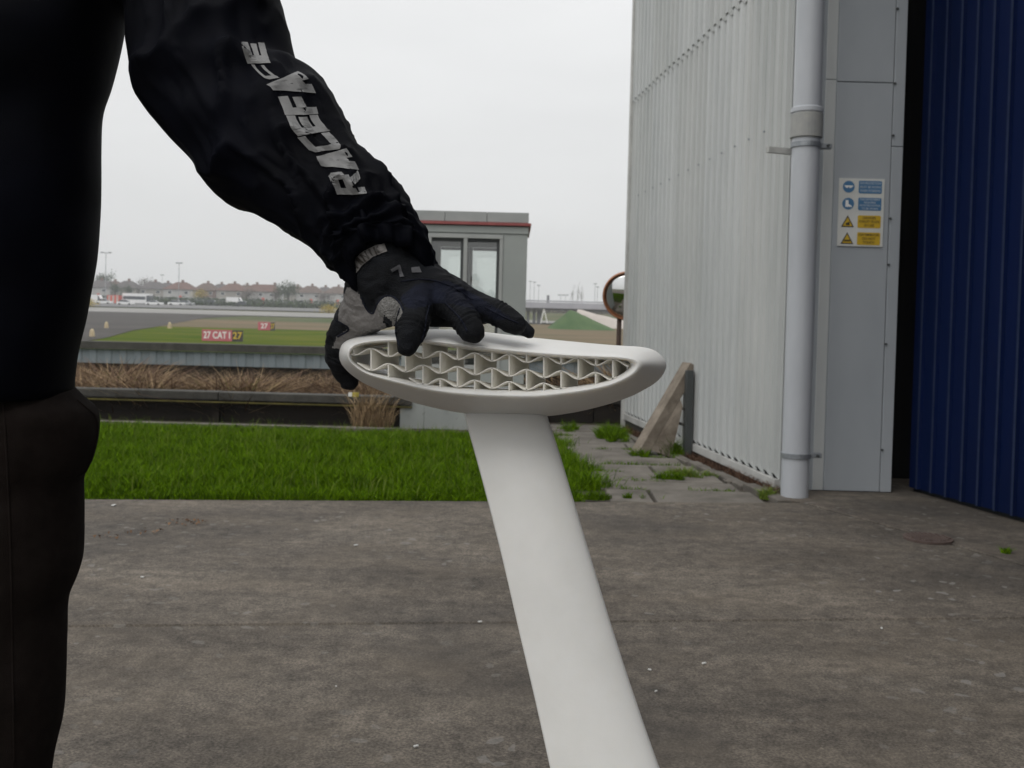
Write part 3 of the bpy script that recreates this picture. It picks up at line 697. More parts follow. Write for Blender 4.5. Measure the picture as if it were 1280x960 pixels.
put(blades('straw_clump', XY, np.full(len(XY), -.1), .30, .0035, MAT['dry'], .6), 'clump of tall straw coloured grass in front of the barrier by the booth', 'grass', kind='stuff')
# sheet-metal flood wall
fw = empty('flood_wall', (-8, 20, -.9)); put(fw, 'low blue grey sheet metal wall with dark coping bordering the airfield', 'wall')
for i in range(10):
    x1 = 9.8 - i * 4.2 ; x0 = x1 - 4.2; V = []; F = []
    n_ = 56
    for k in range(n_ + 1):
        x = x0 + (x1 - x0) * (k // 2 * 2 + (.35 if k % 2 else 0)) / n_; q = (0, .022, .022, 0)[k % 4] if k < n_ else 0; x = min(x, x1); V += [(x, 20 - q, -.06), (x, 20 - q, .22)]
    for k in range(n_): F.append((2 * k, 2 * k + 1, 2 * k + 3, 2 * k + 2))
    mobj('sheet_panel', V, F, MAT['sheet' if i in (5, 6, 8) else 'sheet2'], fw)
    MB().box(((x0 + x1) / 2, 20.2, -.48), (x1 - x0 - .004, .1, .838)).build('shadow_gap_board', MAT['sleeper'], fw)  # dark board added as the shadow gap below the raised sheets
    MB().box(((x0 + x1) / 2, 20.12, .30 + .004 * (i % 2)), (x1 - x0 - .004, .42, .15), None, .004).build('coping_stone', MAT['coping'], fw)

# ------------------------------------------------------------------ gate booth
bx0, bx1, by0, by1, bzb, bzt = at(500, 520, 10.3).x, at(658, 350, 10.3).x, 10.3, 11.7, -.14, 2.12
bo = empty('gate_booth', ((bx0 + bx1) / 2, 11, bzb)); put(bo, 'small grey gate booth with red roof line and two pane window', 'booth')
wz0, wz1 = .52, 1.90; wx0, wx1 = bx0 + .25, bx1 - .25
def bb(x0, x1, y0, y1, z0, z1, name, mat, parent=bo, bev=.003): return MB().box(((x0 + x1) / 2, (y0 + y1) / 2, (z0 + z1) / 2), (x1 - x0, y1 - y0, z1 - z0), None, bev).build(name, MAT[mat], parent)
T_ = .06
for (ya, yb, nm) in ((by0, by0 + T_, 'front'), (by1 - T_, by1, 'rear')):
    bb(bx0, wx0, ya, yb, bzb, bzt - .20, 'wall_panel', 'booth'); bb(wx1, bx1, ya, yb, bzb, bzt - .20, 'wall_panel', 'booth')
    bb(wx0 + .001, wx1 - .001, ya, yb, bzb, wz0, 'wall_panel', 'booth'); bb(wx0 + .001, wx1 - .001, ya, yb, wz1, bzt - .20, 'wall_panel', 'booth')
    wd = bb(wx0, wx1, ya - .014, ya + .02, wz1 - .035, wz1 + .005, 'window', 'boothframe')
    bb(wx0, wx1, ya - .013, ya + .02, wz0 - .01, wz0 + .035, 'sill', 'boothframe', wd)
    mxm = wx0 + (wx1 - wx0) * .50
    for x in (wx0, wx1 - .035): bb(x, x + .035, ya - .012, ya + .02, wz0 + .036, wz1 - .036, 'frame', 'boothframe', wd)
    bb(mxm - .02, mxm + .02, ya - .011, ya + .02, wz0 + .036, wz1 - .036, 'mullion', 'boothframe', wd)
    for a, b in ((wx0 + .036, mxm - .021), (mxm + .021, wx1 - .036)):
        bb(a, b, ya + .021, ya + .03, wz1 - .07, wz1 - .036, 'seal', 'seal', wd); bb(b - .03, b, ya + .021, ya + .03, wz0 + .036, wz1 - .071, 'seal', 'seal', wd)
        bb(a, b, ya + .032, ya + .037, wz0 + .037, wz1 - .037, 'pane', 'glass', wd, 0)
for x in (bx0, bx1 - T_): bb(x, x + T_, by0 + T_ + .001, by1 - T_ - .001, bzb, bzt - .20, 'side_wall', 'booth')
bb(bx0 + T_, bx1 - T_, by0 + T_, by1 - T_, bzb, bzb + .05, 'floor', 'booth')
bb(bx1 - .275, bx1 - .27, by0 - .004, by0 - .0005, bzb, bzt - .2, 'panel_joint', 'seal')
bb(bx0 - .01, bx1 + .01, by0 - .012, by1 + .01, bzt - .199, bzt - .125, 'roof_edge', 'booth'); bb(bx0 - .03, bx1 + .035, by0 - .04, by1 + .03, bzt - .118, bzt - .088, 'red_trim', 'red')
for i in range(3):
    w3 = (bx1 + .012 - bx0 + .012) / 3; bb(bx0 - .012 + i * w3, bx0 - .012 + (i + 1) * w3 - .004, by0 - .018, by1 + .012, bzt - .084, bzt + .02, 'fascia', 'boothlight')

# ------------------------------------------------------------------ traffic mirror
MC = at(784, 370, 11.4)
tm = empty('traffic_mirror', (MC.x - .06, 11.45, -.1)); put(tm, 'round convex traffic mirror with orange rim on a brown post', 'mirror')
RM = .275; rings = []
fdir = Vector((-.10, -1, -.20)).normalized(); fu = fdir.cross(Vector((0, 0, 1))).normalized(); fv = fu.cross(fdir)
for r, d in ((.002, .075), (.06, .0715), (.12, .061), (.18, .043), (.23, .022), (.258, .008)):
    rings.append([MC + fdir * d + (fu * math.cos(a) + fv * math.sin(a)) * r for a in np.linspace(0, 2 * math.pi, 48, endpoint=False)])
MB().loft(rings).build('mirror_face', MAT['mirror'], tm, True)
rings = []
for r, d in ((.258, .0), (.262, .02), (.270, .026), (.280, .02), (.283, -.01), (.25, -.04), (.05, -.075)):
    rings.append([MC + fdir * d + (fu * math.cos(a) + fv * math.sin(a)) * r for a in np.linspace(0, 2 * math.pi, 48, endpoint=False)])
MB().loft(rings, caps=False).build('rim', MAT['orange'], tm, True)
MB().tube([(MC.x - .075, 11.5, -.25), (MC.x - .07, 11.5, MC.z + .1)], .028, 16).build('post', MAT['darkpost'], tm, True)
MB().box((MC.x - .05, 11.465, MC.z), (.09, .06, .06)).build('clamp', MAT['steel'], tm)

# ------------------------------------------------------------------ airfield signs and markers
def airsign(px, py, width, hgt, red, blk, label):
    p = thit(px, py); s = empty('taxiway_sign', p); put(s, label, 'sign')
    zc = p.z + .12; fr = .74
    MB().box((p.x - width * (1 - fr) / 2, p.y, zc + hgt / 2), (width * fr, .2, hgt), None, .01).build('red_panel', MAT['signred'], s)
    MB().box((p.x + width * fr / 2, p.y, zc + hgt / 2), (width * (1 - fr) - .01, .2, hgt), None, .01).build('black_panel', MAT['signblack'], s)
    for t_, cx, mt, sz_ in ((red, p.x - width * (1 - fr) / 2, 'signwhite', hgt * .86), (blk, p.x + width * fr / 2, 'signyellow', hgt * .86)):
        V, F = text_mesh(t_, sz_, .02); ww = max(x for x, _ in V) - min(x for x, _ in V); lim = (width * fr if mt == 'signwhite' else width * (1 - fr)) * .88
        k = min(1, lim / ww)
        mobj('lettering', [Vector((cx + x * k, p.y - .105, zc + hgt / 2 + y)) for x, y in V], F, MAT[mt], s)
    for k in (-.35, .35): MB().tube([(p.x + width * k, p.y, p.z - .05), (p.x + width * k, p.y, zc + .02)], .04, 8).build('leg', MAT['mast'], s)
airsign(278, 428, 3.75, 1.02, '27 CAT I', '27', 'red and black taxiway sign reading 27 CAT I on the airfield grass')
airsign(333, 414, 2.1, 1.0, '27', '27', 'small red and black taxiway sign reading 27 farther across the airfield')
for px, py, lb in ((115, 422, 'pale yellow taxiway marker at the dark tarmac corner'), (133, 411, 'pale marker at the tarmac edge behind the nearer yellow one'), (212, 411, 'pale yellow marker where the tarmac edge narrows')):
    p = thit(px, py); s = empty('taxiway_marker', p); put(s, lb, 'marker')
    MB().tube([p, p + Vector((0, 0, .35)), p + Vector((0, 0, .7)), p + Vector((0, 0, .85))], [.26, .24, .18, .06], 12).build('body', MAT['yellowpale'], s); MB().tube([p - Vector((0, 0, .05)), p + Vector((0, 0, .08))], [.4, .36], 12).build('base', MAT['yellow'], s)

# ------------------------------------------------------------------ far houses
def house(px, Y, width, wall, roof, label, long=False, py=None):
    d = ray(px, 372); X = d.x / d.y * Y; z = zt(Y); r = empty('house', (X, Y, z)); put(r, label, 'house', None)
    width *= .80; w2, dp, e = width / 2, 3.6, 4.0; rh = 2.5
    MB().box((X, Y, z + e / 2 - .3), (width, dp * 2, e + .6)).build('wall', MAT[wall], r)
    rx = w2 * (.62 if long else .35); o = .45
    V = [(X - w2 - o, Y - dp - o, z + e), (X + w2 + o, Y - dp - o, z + e), (X + w2 + o, Y + dp + o, z + e), (X - w2 - o, Y + dp + o, z + e), (X - rx, Y, z + e + rh), (X + rx, Y, z + e + rh)]
    rf = mobj('roof', V, [(0, 1, 5, 4), (1, 2, 5), (2, 3, 4, 5), (3, 0, 4), (3, 2, 1, 0)], MAT[roof], r)
    for cx in ((X - rx * .6, X + rx * 1.1) if long else (X + rx * .2,)): MB().box((cx, Y, z + e + rh), (.75, .6, 1.5)).build('chimney', MAT['wallbrick'], rf)
    for zz_ in (1.1, 3.0):
        for k in (-.33, .0, .33) if long else (-.28, .28):
            wd = MB().box((X + width * k, Y - dp - .02, z + zz_), (1.35, .1, 1.05)).build('window', MAT['signwhite'], r)
            MB().box((X + width * k, Y - dp - .06, z + zz_), (1.15, .1, .85)).build('pane', MAT['pane'], wd)
    MB().box((X + width * .08, Y - dp - .03, z + 1.0), (.95, .1, 2.0)).build('door', MAT['carred' if wall == 'wallwhite' else 'cardark'], r)
    return r
HH = [(126, 330, 11, 'wallwhite', 'roofgrey', 'white house with grey roof beneath the tall dark tree'), (160, 332, 10, 'wallcream', 'roofgrey', 'cream house with grey hipped roof between two dark shrubs'), (193, 334, 11, 'wallcream', 'roofgrey', 'cream house with dark grey roof behind the white bus'),
      (227, 330, 12, 'wallwhite', 'roofred', 'white house with red tiled roof near the second lamp mast'), (259, 336, 9.5, 'wallbrick', 'roofbrown', 'brick house with brown roof beside the red roofed white house'), (292, 330, 11.5, 'wallcream', 'roofred', 'cream house with red hipped roof beside the brick house'),
      (329, 334, 14, 'wallwhite', 'roofred', 'long white house with red roof and two chimneys'), (389, 340, 11, 'wallwhite', 'roofbrown', 'white house with brown roof beside the dark round tree'), (422, 344, 11, 'wallwhite', 'roofbrown', 'white house with brown roof last in the row toward the glove'), (93, 334, 11, 'wallcream', 'roofbrown', 'cream house with brown roof behind the jacket'), (455, 346, 11, 'wallcream', 'roofred', 'cream house with red roof behind the sleeve cuff')]
HH += [(143, 352, 10, 'wallbrick', 'roofbrown', 'brick house with brown roof set back behind the cream grey roofed houses'), (209, 356, 9, 'wallcream', 'roofgrey', 'small cream house set back between grey and red roofs'), (276, 354, 9, 'wallwhite', 'roofgrey', 'white house with grey roof set back behind the brick house'), (308, 358, 9, 'wallcream', 'roofbrown', 'cream house with brown roof set back beside the long white house'), (371, 358, 10, 'wallcream', 'roofbrown', 'cream house with brown roof set back behind the dark round tree'), (406, 362, 9, 'wallwhite', 'roofgrey', 'white house with grey roof set back between two brown roofs')]
for i, (px, Y, wd, wl, rf, lb) in enumerate(HH): house(px, Y, wd, wl, rf, lb, long=(i == 6))
def tree(px, Y, h, rad, mat, label, n=900, shape=1.0, trunk=.25, name='tree'):
    d = ray(px, 372); X = d.x / d.y * Y; z = zt(Y); r = empty(name, (X, Y, z)); put(r, label, 'tree')
    MB().tube([(X, Y, z - .2), (X, Y, z + h * .35), (X, Y, z + h * .8)], [rad * .12, rad * .09, rad * .03], 7).build('trunk', MAT['bark'], r)
    cl = [(rng.normal(0, .45, 3) * np.array([rad, rad, h * (1 - trunk) * .32]) + np.array([0, 0, h * (1 + trunk) / 2])) for _ in range(16)]
    T = []
    for k in range(n):
        c = cl[k % 16]; p = c + rng.normal(0, 1, 3) * np.array([rad * .24, rad * .24, rad * .24 * shape]); p = p + np.array([X, Y, z])
        a = rng.normal(0, 1, 3); a /= np.linalg.norm(a); b = np.cross(a, rng.normal(0, 1, 3)); b /= np.linalg.norm(b); s = rad * .11
        T.append([p, p + a * s, p + b * s])
    tri_obj('crown', np.array(T), MAT[mat], r); return r
tree(129, 338, 10.5, 3.2, 'foliage', 'tall dark tree rising above the grey roofed white house', 1500)
tree(144, 322, 6.5, 2.0, 'foliage', 'dark conical shrub beside the cream house'); tree(160, 320, 5.5, 1.9, 'foliage', 'dark shrub in front of the cream house')
tree(180, 345, 9, 2.8, 'foliagebare', 'bare pale tree between two grey roofs')
tree(360, 326, 7.5, 3.6, 'foliage', 'dark round tree standing between the white houses', 1500)
tree(345, 326, 5, 2.2, 'foliagebare', 'low bare bush beside the dark round tree'); tree(308, 322, 5, 2.6, 'foliagebare', 'low bare bush before the red roofed cream house')
tree(250, 322, 4.2, 2.2, 'gorse', 'yellowish bush in front of the brick house'); tree(405, 330, 5, 2.4, 'foliagebare', 'pale bush before the white brown roofed house')
tree(112, 225, 1.7, 2.0, 'gorse', 'orange gorse bush beside the jacket at the airfield edge', 700); tree(411, 232, 1.4, 2.2, 'gorse', 'low orange gorse bush on the far verge beside the glove', 700)
for px, hh_, lb in ((716, 7.2, 'slim bare poplar beyond the bridge'), (722.5, 8.2, 'taller bare poplar beyond the bridge'), (727, 7.8, 'right hand bare poplar of the group beyond the bridge')):
    lb = lb.replace('right hand bare poplar of the group', 'bare poplar nearest the mirror')
    d = ray(px, 372); Y = 330; X = d.x / d.y * Y
    r = tree(px, Y, hh_ + 3.2, .75, 'foliagebare', lb, 900, 3.0, .1, 'poplar_tree')
# hedge and fence line in front of the houses
def hedge(px0, px1, Y, h, label, mat='foliage'):
    x0 = ray(px0, 372); x1 = ray(px1, 372); X0 = x0.x / x0.y * Y; X1 = x1.x / x1.y * Y; n_ = 4500
    c = np.stack([rng.uniform(X0, X1, n_), Y + rng.uniform(-1, 1, n_), zt(Y) + h * rng.random(n_) ** .8], 1); c[:, 2] *= 1
    a = rng.normal(0, .35, (n_, 3)); b = rng.normal(0, .35, (n_, 3))
    o = tri_obj('hedge', np.stack([c, c + a, c + b], 1), MAT[mat]); put(o, label, 'hedge', kind='stuff')
hedge(85, 440, 316, 1.5, 'long low hedge in front of the row of houses'); hedge(190, 440, 268, 1.1, 'dark hedge line along the far apron edge')
hedge(650, 900, 300, 1.6, 'far hedge line beyond the bridge', 'foliagebare')
# lamp masts
def mast(px, Y, top_py, arm, label, r0=.14):
    d = ray(px, top_py); X = d.x / d.y * Y; zt_ = (CP + d * (Y / d.y)).z; z = zt(Y); r = empty('lamp_mast', (X, Y, z)); put(r, label, 'lamp mast')
    MB().tube([(X, Y, z - .2), (X, Y, zt_)], [r0, r0 * .6], 8).build('pole', MAT['mast'], r)
    MB().box((X, Y, zt_), (arm * 2, .2, .22)).build('crossarm', MAT['mast'], r)
    for s in (-1, 1): MB().box((X + s * arm * .8, Y, zt_ + .12), (.9, .4, .25), None, .03).build('lamp_head', MAT['mast'], r)
mast(132.5, 290, 316, 1.5, 'tall T shaped lamp mast rising over the dark tree'); mast(224, 300, 329, .8, 'T shaped lamp mast above the red roofed white house')
mast(203, 420, 344, .5, 'thin distant lamp mast between the two tall masts', .1)
for i, (px, tp_) in enumerate(((663, 352), (668, 353), (673.5, 357), (744, 355), (747, 359))):
    mast(px, 400, tp_, .35, ['thin lamp mast beside the booth above the bridge', 'thin lamp mast second from the booth above the bridge', 'thin shorter lamp mast third from the booth above the bridge', 'thin lamp mast beside the traffic mirror', 'thin shorter lamp mast against the mirror rim'][i], .12)
mast(701, 380, 369, .9, 'short street lamp on the bridge approach', .1); mast(707, 380, 369, .9, 'second short street lamp on the bridge approach', .1)
# bridge, mound, ramp
Yb = 195
br = empty('bridge', (at(640, 380, Yb).x, Yb, zt(Yb))); put(br, 'pale elevated road bridge on dark piers beyond the airfield', 'bridge')
a, b = at(600, 379, Yb), at(790, 384, Yb)
MB().box(((a.x + b.x) / 2, Yb, (a.z + b.z) / 2 - .1), (b.x - a.x, 7, 1.1)).build('deck', MAT['bridge'], br)
MB().box(((a.x + b.x) / 2, Yb, (a.z + b.z) / 2 - .85), (b.x - a.x, 6, .38)).build('girder', MAT['bridgedark'], br)
MB().box(((a.x + b.x) / 2, Yb - 3.4, (a.z + b.z) / 2 + .7), (b.x - a.x, .08, .25)).build('handrail', MAT['bridge'], br)
for px in (602, 615, 628, 641, 654, 660, 667.5, 674): p = at(px, 395, Yb); MB().box((p.x, Yb - 1, (p.z + b.z) / 2 - 1.3), (.55 if px < 670 else .9, .8, 3.2)).build('pier', MAT['bridgedark'], br)
for s in (-1, 1):
    p = at(680, 386, Yb - 3.2); q = at(680 + s * 4.2, 404, Yb - 3.2); MB().tube([p, q], .12, 6).build('trestle_leg', MAT['signwhite'], br)
p = at(685, 375.5, Yb); MB().box((p.x, Yb, p.z + .3), (.5, .6, 1.4)).build('kiosk', MAT['bridgedark'], br)
def heap(name, px0, px1, pypk, pxpk, Y, dep, mat, label, cat):
    a, b, c = at(px0, 403, Y), at(px1, 405, Y), at(pxpk, pypk, Y); z0 = zt(Y) - .3; V = []; F = []; n_ = 24
    for j in range(9):
        v = j / 8; prof = math.sin(v * math.pi) ** .8
        for i in range(n_ + 1):
            u = i / n_; x = a.x + (b.x - a.x) * u; up = (c.x - a.x) / (b.x - a.x)
            hgt = (u / up if u < up else (1 - u) / (1 - up)); hgt = max(0, hgt) ** .95
            V.append((x, Y + (v - .5) * dep, z0 + (c.z - z0) * hgt * prof * (1 + .05 * noise.noise(Vector((x, v * 5, 0))))))
    for j in range(8):
        for i in range(n_): F.append((j * (n_ + 1) + i, j * (n_ + 1) + i + 1, (j + 1) * (n_ + 1) + i + 1, (j + 1) * (n_ + 1) + i))
    put(mobj(name, V, F, MAT[mat], smooth=True), label, cat)
heap('earth_mound', 682, 772, 387, 713, 170, 16, 'mound', 'green grassed earth mound in front of the bridge', 'mound')
heap('concrete_ramp', 712, 830, 386.5, 722, 178, 6, 'ramp', 'pale pinkish concrete ramp sloping down behind the green mound', 'ramp')
# vehicles
def vehicle(px, Y, L, H, mat, label, kind='car', cat='car', name='parked_car'):
    d = ray(px, 375); X = d.x / d.y * Y; z = zt(Y) + .05; r = empty(name, (X, Y, z)); put(r, label, cat)
    def pr(poly, w, nm, mt): MB().prism([(X + x, Y - w / 2, z + zz_) for x, zz_ in poly], (0, 1, 0), w).build(nm, MAT[mt], r)
    h2 = L / 2
    if kind == 'car':
        pr([(-h2, .25), (h2, .25), (h2, .7), (h2 * .9, .85), (-h2 * .9, .9), (-h2, .75)], 1.7, 'body', mat); pr([(-h2 * .75, .9), (h2 * .5, .86), (h2 * .2, H), (-h2 * .55, H)], 1.5, 'cabin', 'pane'); pr([(-h2 * .54, H - .02), (h2 * .2, H - .02), (h2 * .17, H + .05), (-h2 * .5, H + .05)], 1.45, 'roof', mat)
    elif kind == 'van':
        pr([(-h2, .3), (h2, .3), (h2, 1.1), (h2 * .8, 1.25), (h2 * .55, H), (-h2, H)], 1.9, 'body', mat); pr([(h2 * .5, 1.25), (h2 * .78, 1.25), (h2 * .56, H - .15), (h2 * .5, H - .15)], 1.92, 'side_window', 'pane')
    elif kind == 'bus':
        pr([(-h2, .4), (h2, .4), (h2, H), (-h2, H)], 2.5, 'body', mat); pr([(-h2 * .94, 1.3), (h2 * .7, 1.3), (h2 * .7, H - .75), (-h2 * .94, H - .75)], 2.54, 'window_band', 'pane'); pr([(h2 * .76, .6), (h2 * 1.01, .6), (h2 * 1.01, H - .5), (h2 * .76, H - .5)], 2.53, 'cab_window', 'pane')
    else:
        pr([(-h2, .25), (h2, .25), (h2, H), (-h2, H)], 2.4, 'body', mat)
        for k in range(3): x = -h2 + L * (k + .5) / 3; pr([(x - L * .06, .3), (x + L * .1, .3), (x + L * .1, H - .08), (x - L * .06, H - .08)], 2.44, 'pale_stripe', 'ramp')
    for s in (-.62, .62):
        for sy in (-1, 1):
            MB().tube([(X + h2 * s, Y + sy * .75 - .1, z + .3), (X + h2 * s, Y + sy * .75 + .1, z + .3)], .31, 12).build('wheel', MAT['tyre'], r)
vehicle(143.5, 262, 3.1, 2.3, 'carred', 'red and white striped trailer box parked on the far apron', 'box', 'trailer', 'striped_trailer')
vehicle(172, 264, 7.2, 2.9, 'carwhite', 'long white bus parked on the far apron', 'bus', 'bus', 'parked_bus')
vehicle(118, 262, 5.0, 2.3, 'carwhite', 'white van parked beside the jacket on the far apron', 'van', 'van', 'parked_van')
vehicle(130, 256, 4.2, 1.4, 'carwhite', 'white car parked in front of the striped trailer'); vehicle(157, 252, 4.0, 1.35, 'carwhite', 'white car parked before the long bus'); vehicle(193, 257, 4.3, 1.3, 'carwhite', 'low white car parked just past the bus')
vehicle(221, 262, 4.2, 1.4, 'carwhite', 'white car parked under the second lamp mast'); vehicle(233, 264, 4.2, 1.4, 'carsilver', 'silver car parked beside the white one under the mast'); vehicle(252, 272, 4.2, 1.4, 'carsilver', 'silver car parked by the hedge before the brick house')
vehicle(266, 268, 4.4, 1.6, 'cardark', 'dark car parked before the brick house'); vehicle(305, 268, 4.2, 1.5, 'cardark', 'dark car parked alone by the far hedge'); vehicle(294, 300, 5.0, 2.2, 'carwhite', 'white van parked before the red roofed cream house', 'van', 'van', 'parked_van')

# ------------------------------------------------------------------ the white blade: hollow tip section and strut
YF = 1.05
blade = empty('turbine_blade', (.2, .55, 0)); put(blade, 'white printed blade with hollow aerofoil tip filled with wavy lattice', 'blade')
OT = [(423, 441), (425, 431), (432, 424), (446, 419), (470, 414.5), (492, 412.5), (530, 412), (565, 412.5), (600, 415), (630, 418.5), (660, 422), (710, 427), (760, 431.5), (785, 433), (800, 434), (815, 437.5), (825, 444), (831, 452), (832, 458)]
OB = [(423, 441), (424, 449), (428, 457), (442, 470), (462, 482), (497, 496), (530, 506), (575, 515), (635, 519.5), (680, 519.5), (710, 516), (735, 511), (760, 504.5), (785, 496), (800, 489), (817, 479), (827, 469), (832, 458)]
IT = [(439, 445), (442, 437), (455, 431), (485, 428.5), (535, 430.5), (560, 434), (605, 440), (650, 444.5), (700, 448), (760, 450), (781, 450.5), (787, 453.5), (788, 457)]
IB = [(439, 445), (443, 453), (460, 464), (480, 469), (500, 473), (530, 479), (560, 483), (610, 486.3), (660, 487.5), (685, 486), (722, 482.5), (750, 478), (770, 471), (782, 464), (788, 457)]
NH = 90
outer = np.concatenate([arcsample(OT, NH)[:-1], arcsample(OB, NH)[::-1][:-1]]); inner = np.concatenate([arcsample(IT, NH)[:-1], arcsample(IB, NH)[::-1][:-1]])
prof = spline([(.0, .118), (.0, .06), (.0, .018), (.07, .006), (.22, .0), (.34, .004), (.44, .016), (.68, .052), (1.0, .096), (.995, .106), (.86, .116), (.5, .121), (.0, .118)], 60)
AXX, AXZ = .10, -.055
def lp(px, py, dep):
    p = at(px, py, YF + .016); return Vector((p.x + AXX * (dep - .016), YF + dep, p.z + AXZ * (dep - .016)))
rings = []
for q in prof:
    f, dep = float(q[0]), float(q[1]); ring = []
    for (ox, oy), (ix, iy) in zip(outer, inner):
        b_ = max(0, min(1, (oy - iy + 5) / 25)) if oy > 450 else 0         # underside flares more than the top
        ff = f; px, py = ix + (ox - ix) * ff, iy + (oy - iy) * ff
        # interior depth: true extrusion straight back (so keep the front-plane position for f near 0)
        if f < .02: p = lp(px, py, dep)
        else: p = at(px, py, YF + dep)
        ring.append(p)
    rings.append(ring)
mb = MB(); m_ = len(rings[0]); mb.loft(rings, caps=False)
mb.build('tip_shell', MAT['white'], blade, True)
# lattice: brick-offset webs and wavy sheets; waves fade into flat sheets towards the back
innerT = arcsample(IT, 200); innerB = arcsample(IB, 200)
def top_y(x): return float(np.interp(x, innerT[:, 0], innerT[:, 1]))
def bot_y(x): return float(np.interp(x, innerB[:, 0], innerB[:, 1]))
CELL = 43.0; PH = 466.0
def lq(px, py, dep):
    p = at(px, py, YF + .010); return Vector((p.x + .33 * (dep - .010), YF + dep, p.z - .055 * (dep - .010)))
def sheet_y(k, x): return [436 - 14, 440.5, 458.5, 474.5, 491.0][k] + .0425 * (x - 467)
def wave(k, x, dep):
    amp = 5.2 * max(0.0, 1 - (dep / .045)) ** .9
    return -amp * math.cos(2 * math.pi * (x - PH - (CELL / 2 if k % 2 == 0 else 0)) / CELL)
deps = [.006, .009, .013, .018, .024, .031, .040, .052, .072]
TH = .85
for k in (1, 2, 3):
    xs_ = [x for x in np.arange(440, 788, 2.15) if top_y(x) + 1 < sheet_y(k, x) + 3 < bot_y(x) + 4]
    V = []; F = []
    for s in (-TH, TH):
        for dep in deps:
            for x in xs_:
                y = min(max(sheet_y(k, x) + wave(k, x, dep), top_y(x) - 1), bot_y(x) + 1); V.append(lq(x, y + s, dep))
    nx, nd = len(xs_), len(deps)
    for L in range(2):
        for j in range(nd - 1):
            for i in range(nx - 1):
                a = L * nx * nd + j * nx + i; F.append((a, a + 1, a + nx + 1, a + nx) if L == 0 else (a + nx, a + nx + 1, a + 1, a))
    for i in range(nx - 1): F.append((i, i + nx * nd, i + 1 + nx * nd, i + 1))
    mobj('wavy_sheet', V, F, MAT['lattice'], blade, True)
for k in range(4):
    x = PH + (0 if k % 2 == 1 else CELL / 2) - CELL * 4
    while x < 790:
        if 441 < x < 786:
            def lim(up, dep):
                y = sheet_y(k, x) + (wave(k, x, dep) if k else 0) if up else sheet_y(k + 1, x) + (wave(k + 1, x, dep) if k < 3 else 0)
                return min(max(y, top_y(x) - 2), bot_y(x) + 2)
            if lim(False, .07) - lim(True, .07) > 4:
                V = []
                for s in (-TH, TH):
                    for dep in deps: V += [lq(x + s, lim(True, dep), dep), lq(x + s, lim(False, dep), dep)]
                nd = len(deps); F = []
                for j in range(nd - 1): F.append((2 * j, 2 * j + 1, 2 * j + 3, 2 * j + 2)); b_ = 2 * nd; F.append((b_ + 2 * j + 2, b_ + 2 * j + 3, b_ + 2 * j + 1, b_ + 2 * j))
                F.append((0, 2 * nd, 2 * nd + 1, 1))
                mobj('web', V, F, MAT['lattice'], blade)
        x += CELL
# strut
SL = spline([(578, 505), (584, 530), (592, 560), (606, 612), (626, 690), (649, 790), (670, 880), (688, 962)], 30); SR = spline([(680, 505), (687, 530), (698, 562), (717, 625), (741, 705), (770, 800), (799, 888), (825, 962)], 30)
rings = []; npf = 40; prevw = None
def foil(t):     # closed aerofoil, chord 0..1 (1 = rounded leading edge), y = thickness
    a = 2 * math.pi * t; c = .5 + .5 * math.cos(a); th = .16 * (1.0 * math.sqrt(max(0, 1 - c)) * .9 + .55 * (1 - c)) * min(1, (c / .25)) ** .6
    th = .12 * (math.sqrt(max(0, 1 - c)) * 1.6 - .75 * (1 - c) - .62 * (1 - c) ** 3)
    return c, (th if a < math.pi else -th)
stations = []
for i in range(30):
    f = i / 29; Yd = 1.168 - .15 * f; stations.append((at(*SL[i], Yd), at(*SR[i], Yd)))
ex = []
a0, b0 = stations[-1]; va = (stations[-1][0] - stations[-8][0]) / 7; vb = (stations[-1][1] - stations[-8][1]) / 7
k = 0
while min(a0.z, b0.z) > .02 and k < 120:
    a0 = a0 + va; b0 = b0 + vb; k += 1; ex.append((a0.copy(), b0.copy()))
for i, (a, b) in enumerate(stations + ex):
    allst = stations + ex; j0, j1 = max(0, i - 1), min(len(allst) - 1, i + 1)
    axv = ((allst[j1][0] + allst[j1][1]) - (allst[j0][0] + allst[j0][1])).normalized(); ch = (b - a); cl_ = ch.length; nrm = ch.normalized().cross(axv).normalized()
    if nrm.y > 0: nrm = -nrm
    rings.append([a + ch * c + nrm * (y * cl_ * 2.3) for c, y in (foil((t + .5) / npf) for t in range(npf))])
MB().loft(rings).build('strut', MAT['white'], blade, True)

# ------------------------------------------------------------------ the person
YT = 1.30
pc = at(-75, 490, YT)                         # middle of the body
PCX, PCY = pc.x, YT + .06
# body: one continuous skin under the clothes
bm_ = MB()
def W(px, py, Y): return at(px, py, Y)
sh_l = W(210, -70, 1.29); el_l = W(330, 150, 1.20); wr_l = W(478, 315, 1.10)
sh_r = Vector((2 * PCX - sh_l.x, PCY, sh_l.z)); el_r = sh_r + Vector((-.07, .02, -.29)); wr_r = el_r + Vector((-.01, -.05, -.26))
hipL, hipR = Vector((PCX + .10, PCY, .93)), Vector((PCX - .10, PCY, .93))
lcx = lambda px, py, wd: at(px, py, YT + .05).x - wd - .025 - PCX
kL = Vector((PCX + lcx(86, 830, .09), PCY, .50)); aL = Vector((PCX + lcx(56, 1250, .08), PCY, .08)); hipL.x = PCX + lcx(107, 602, .107); hipR.x = 2 * PCX - hipL.x
kR, aR = Vector((2 * PCX - kL.x, PCY, .5)), Vector((2 * PCX - aL.x, PCY, .08))
bm_.tube([(PCX, PCY, .90), (PCX, PCY, 1.1), (PCX, PCY, 1.3), (PCX, PCY, 1.48), (PCX, PCY, 1.56)], [.13, .12, .14, .13, .07], 20, 'round')
bm_.tube([(PCX, PCY, 1.5), (PCX, PCY - .01, 1.66)], .058, 16, 'round')
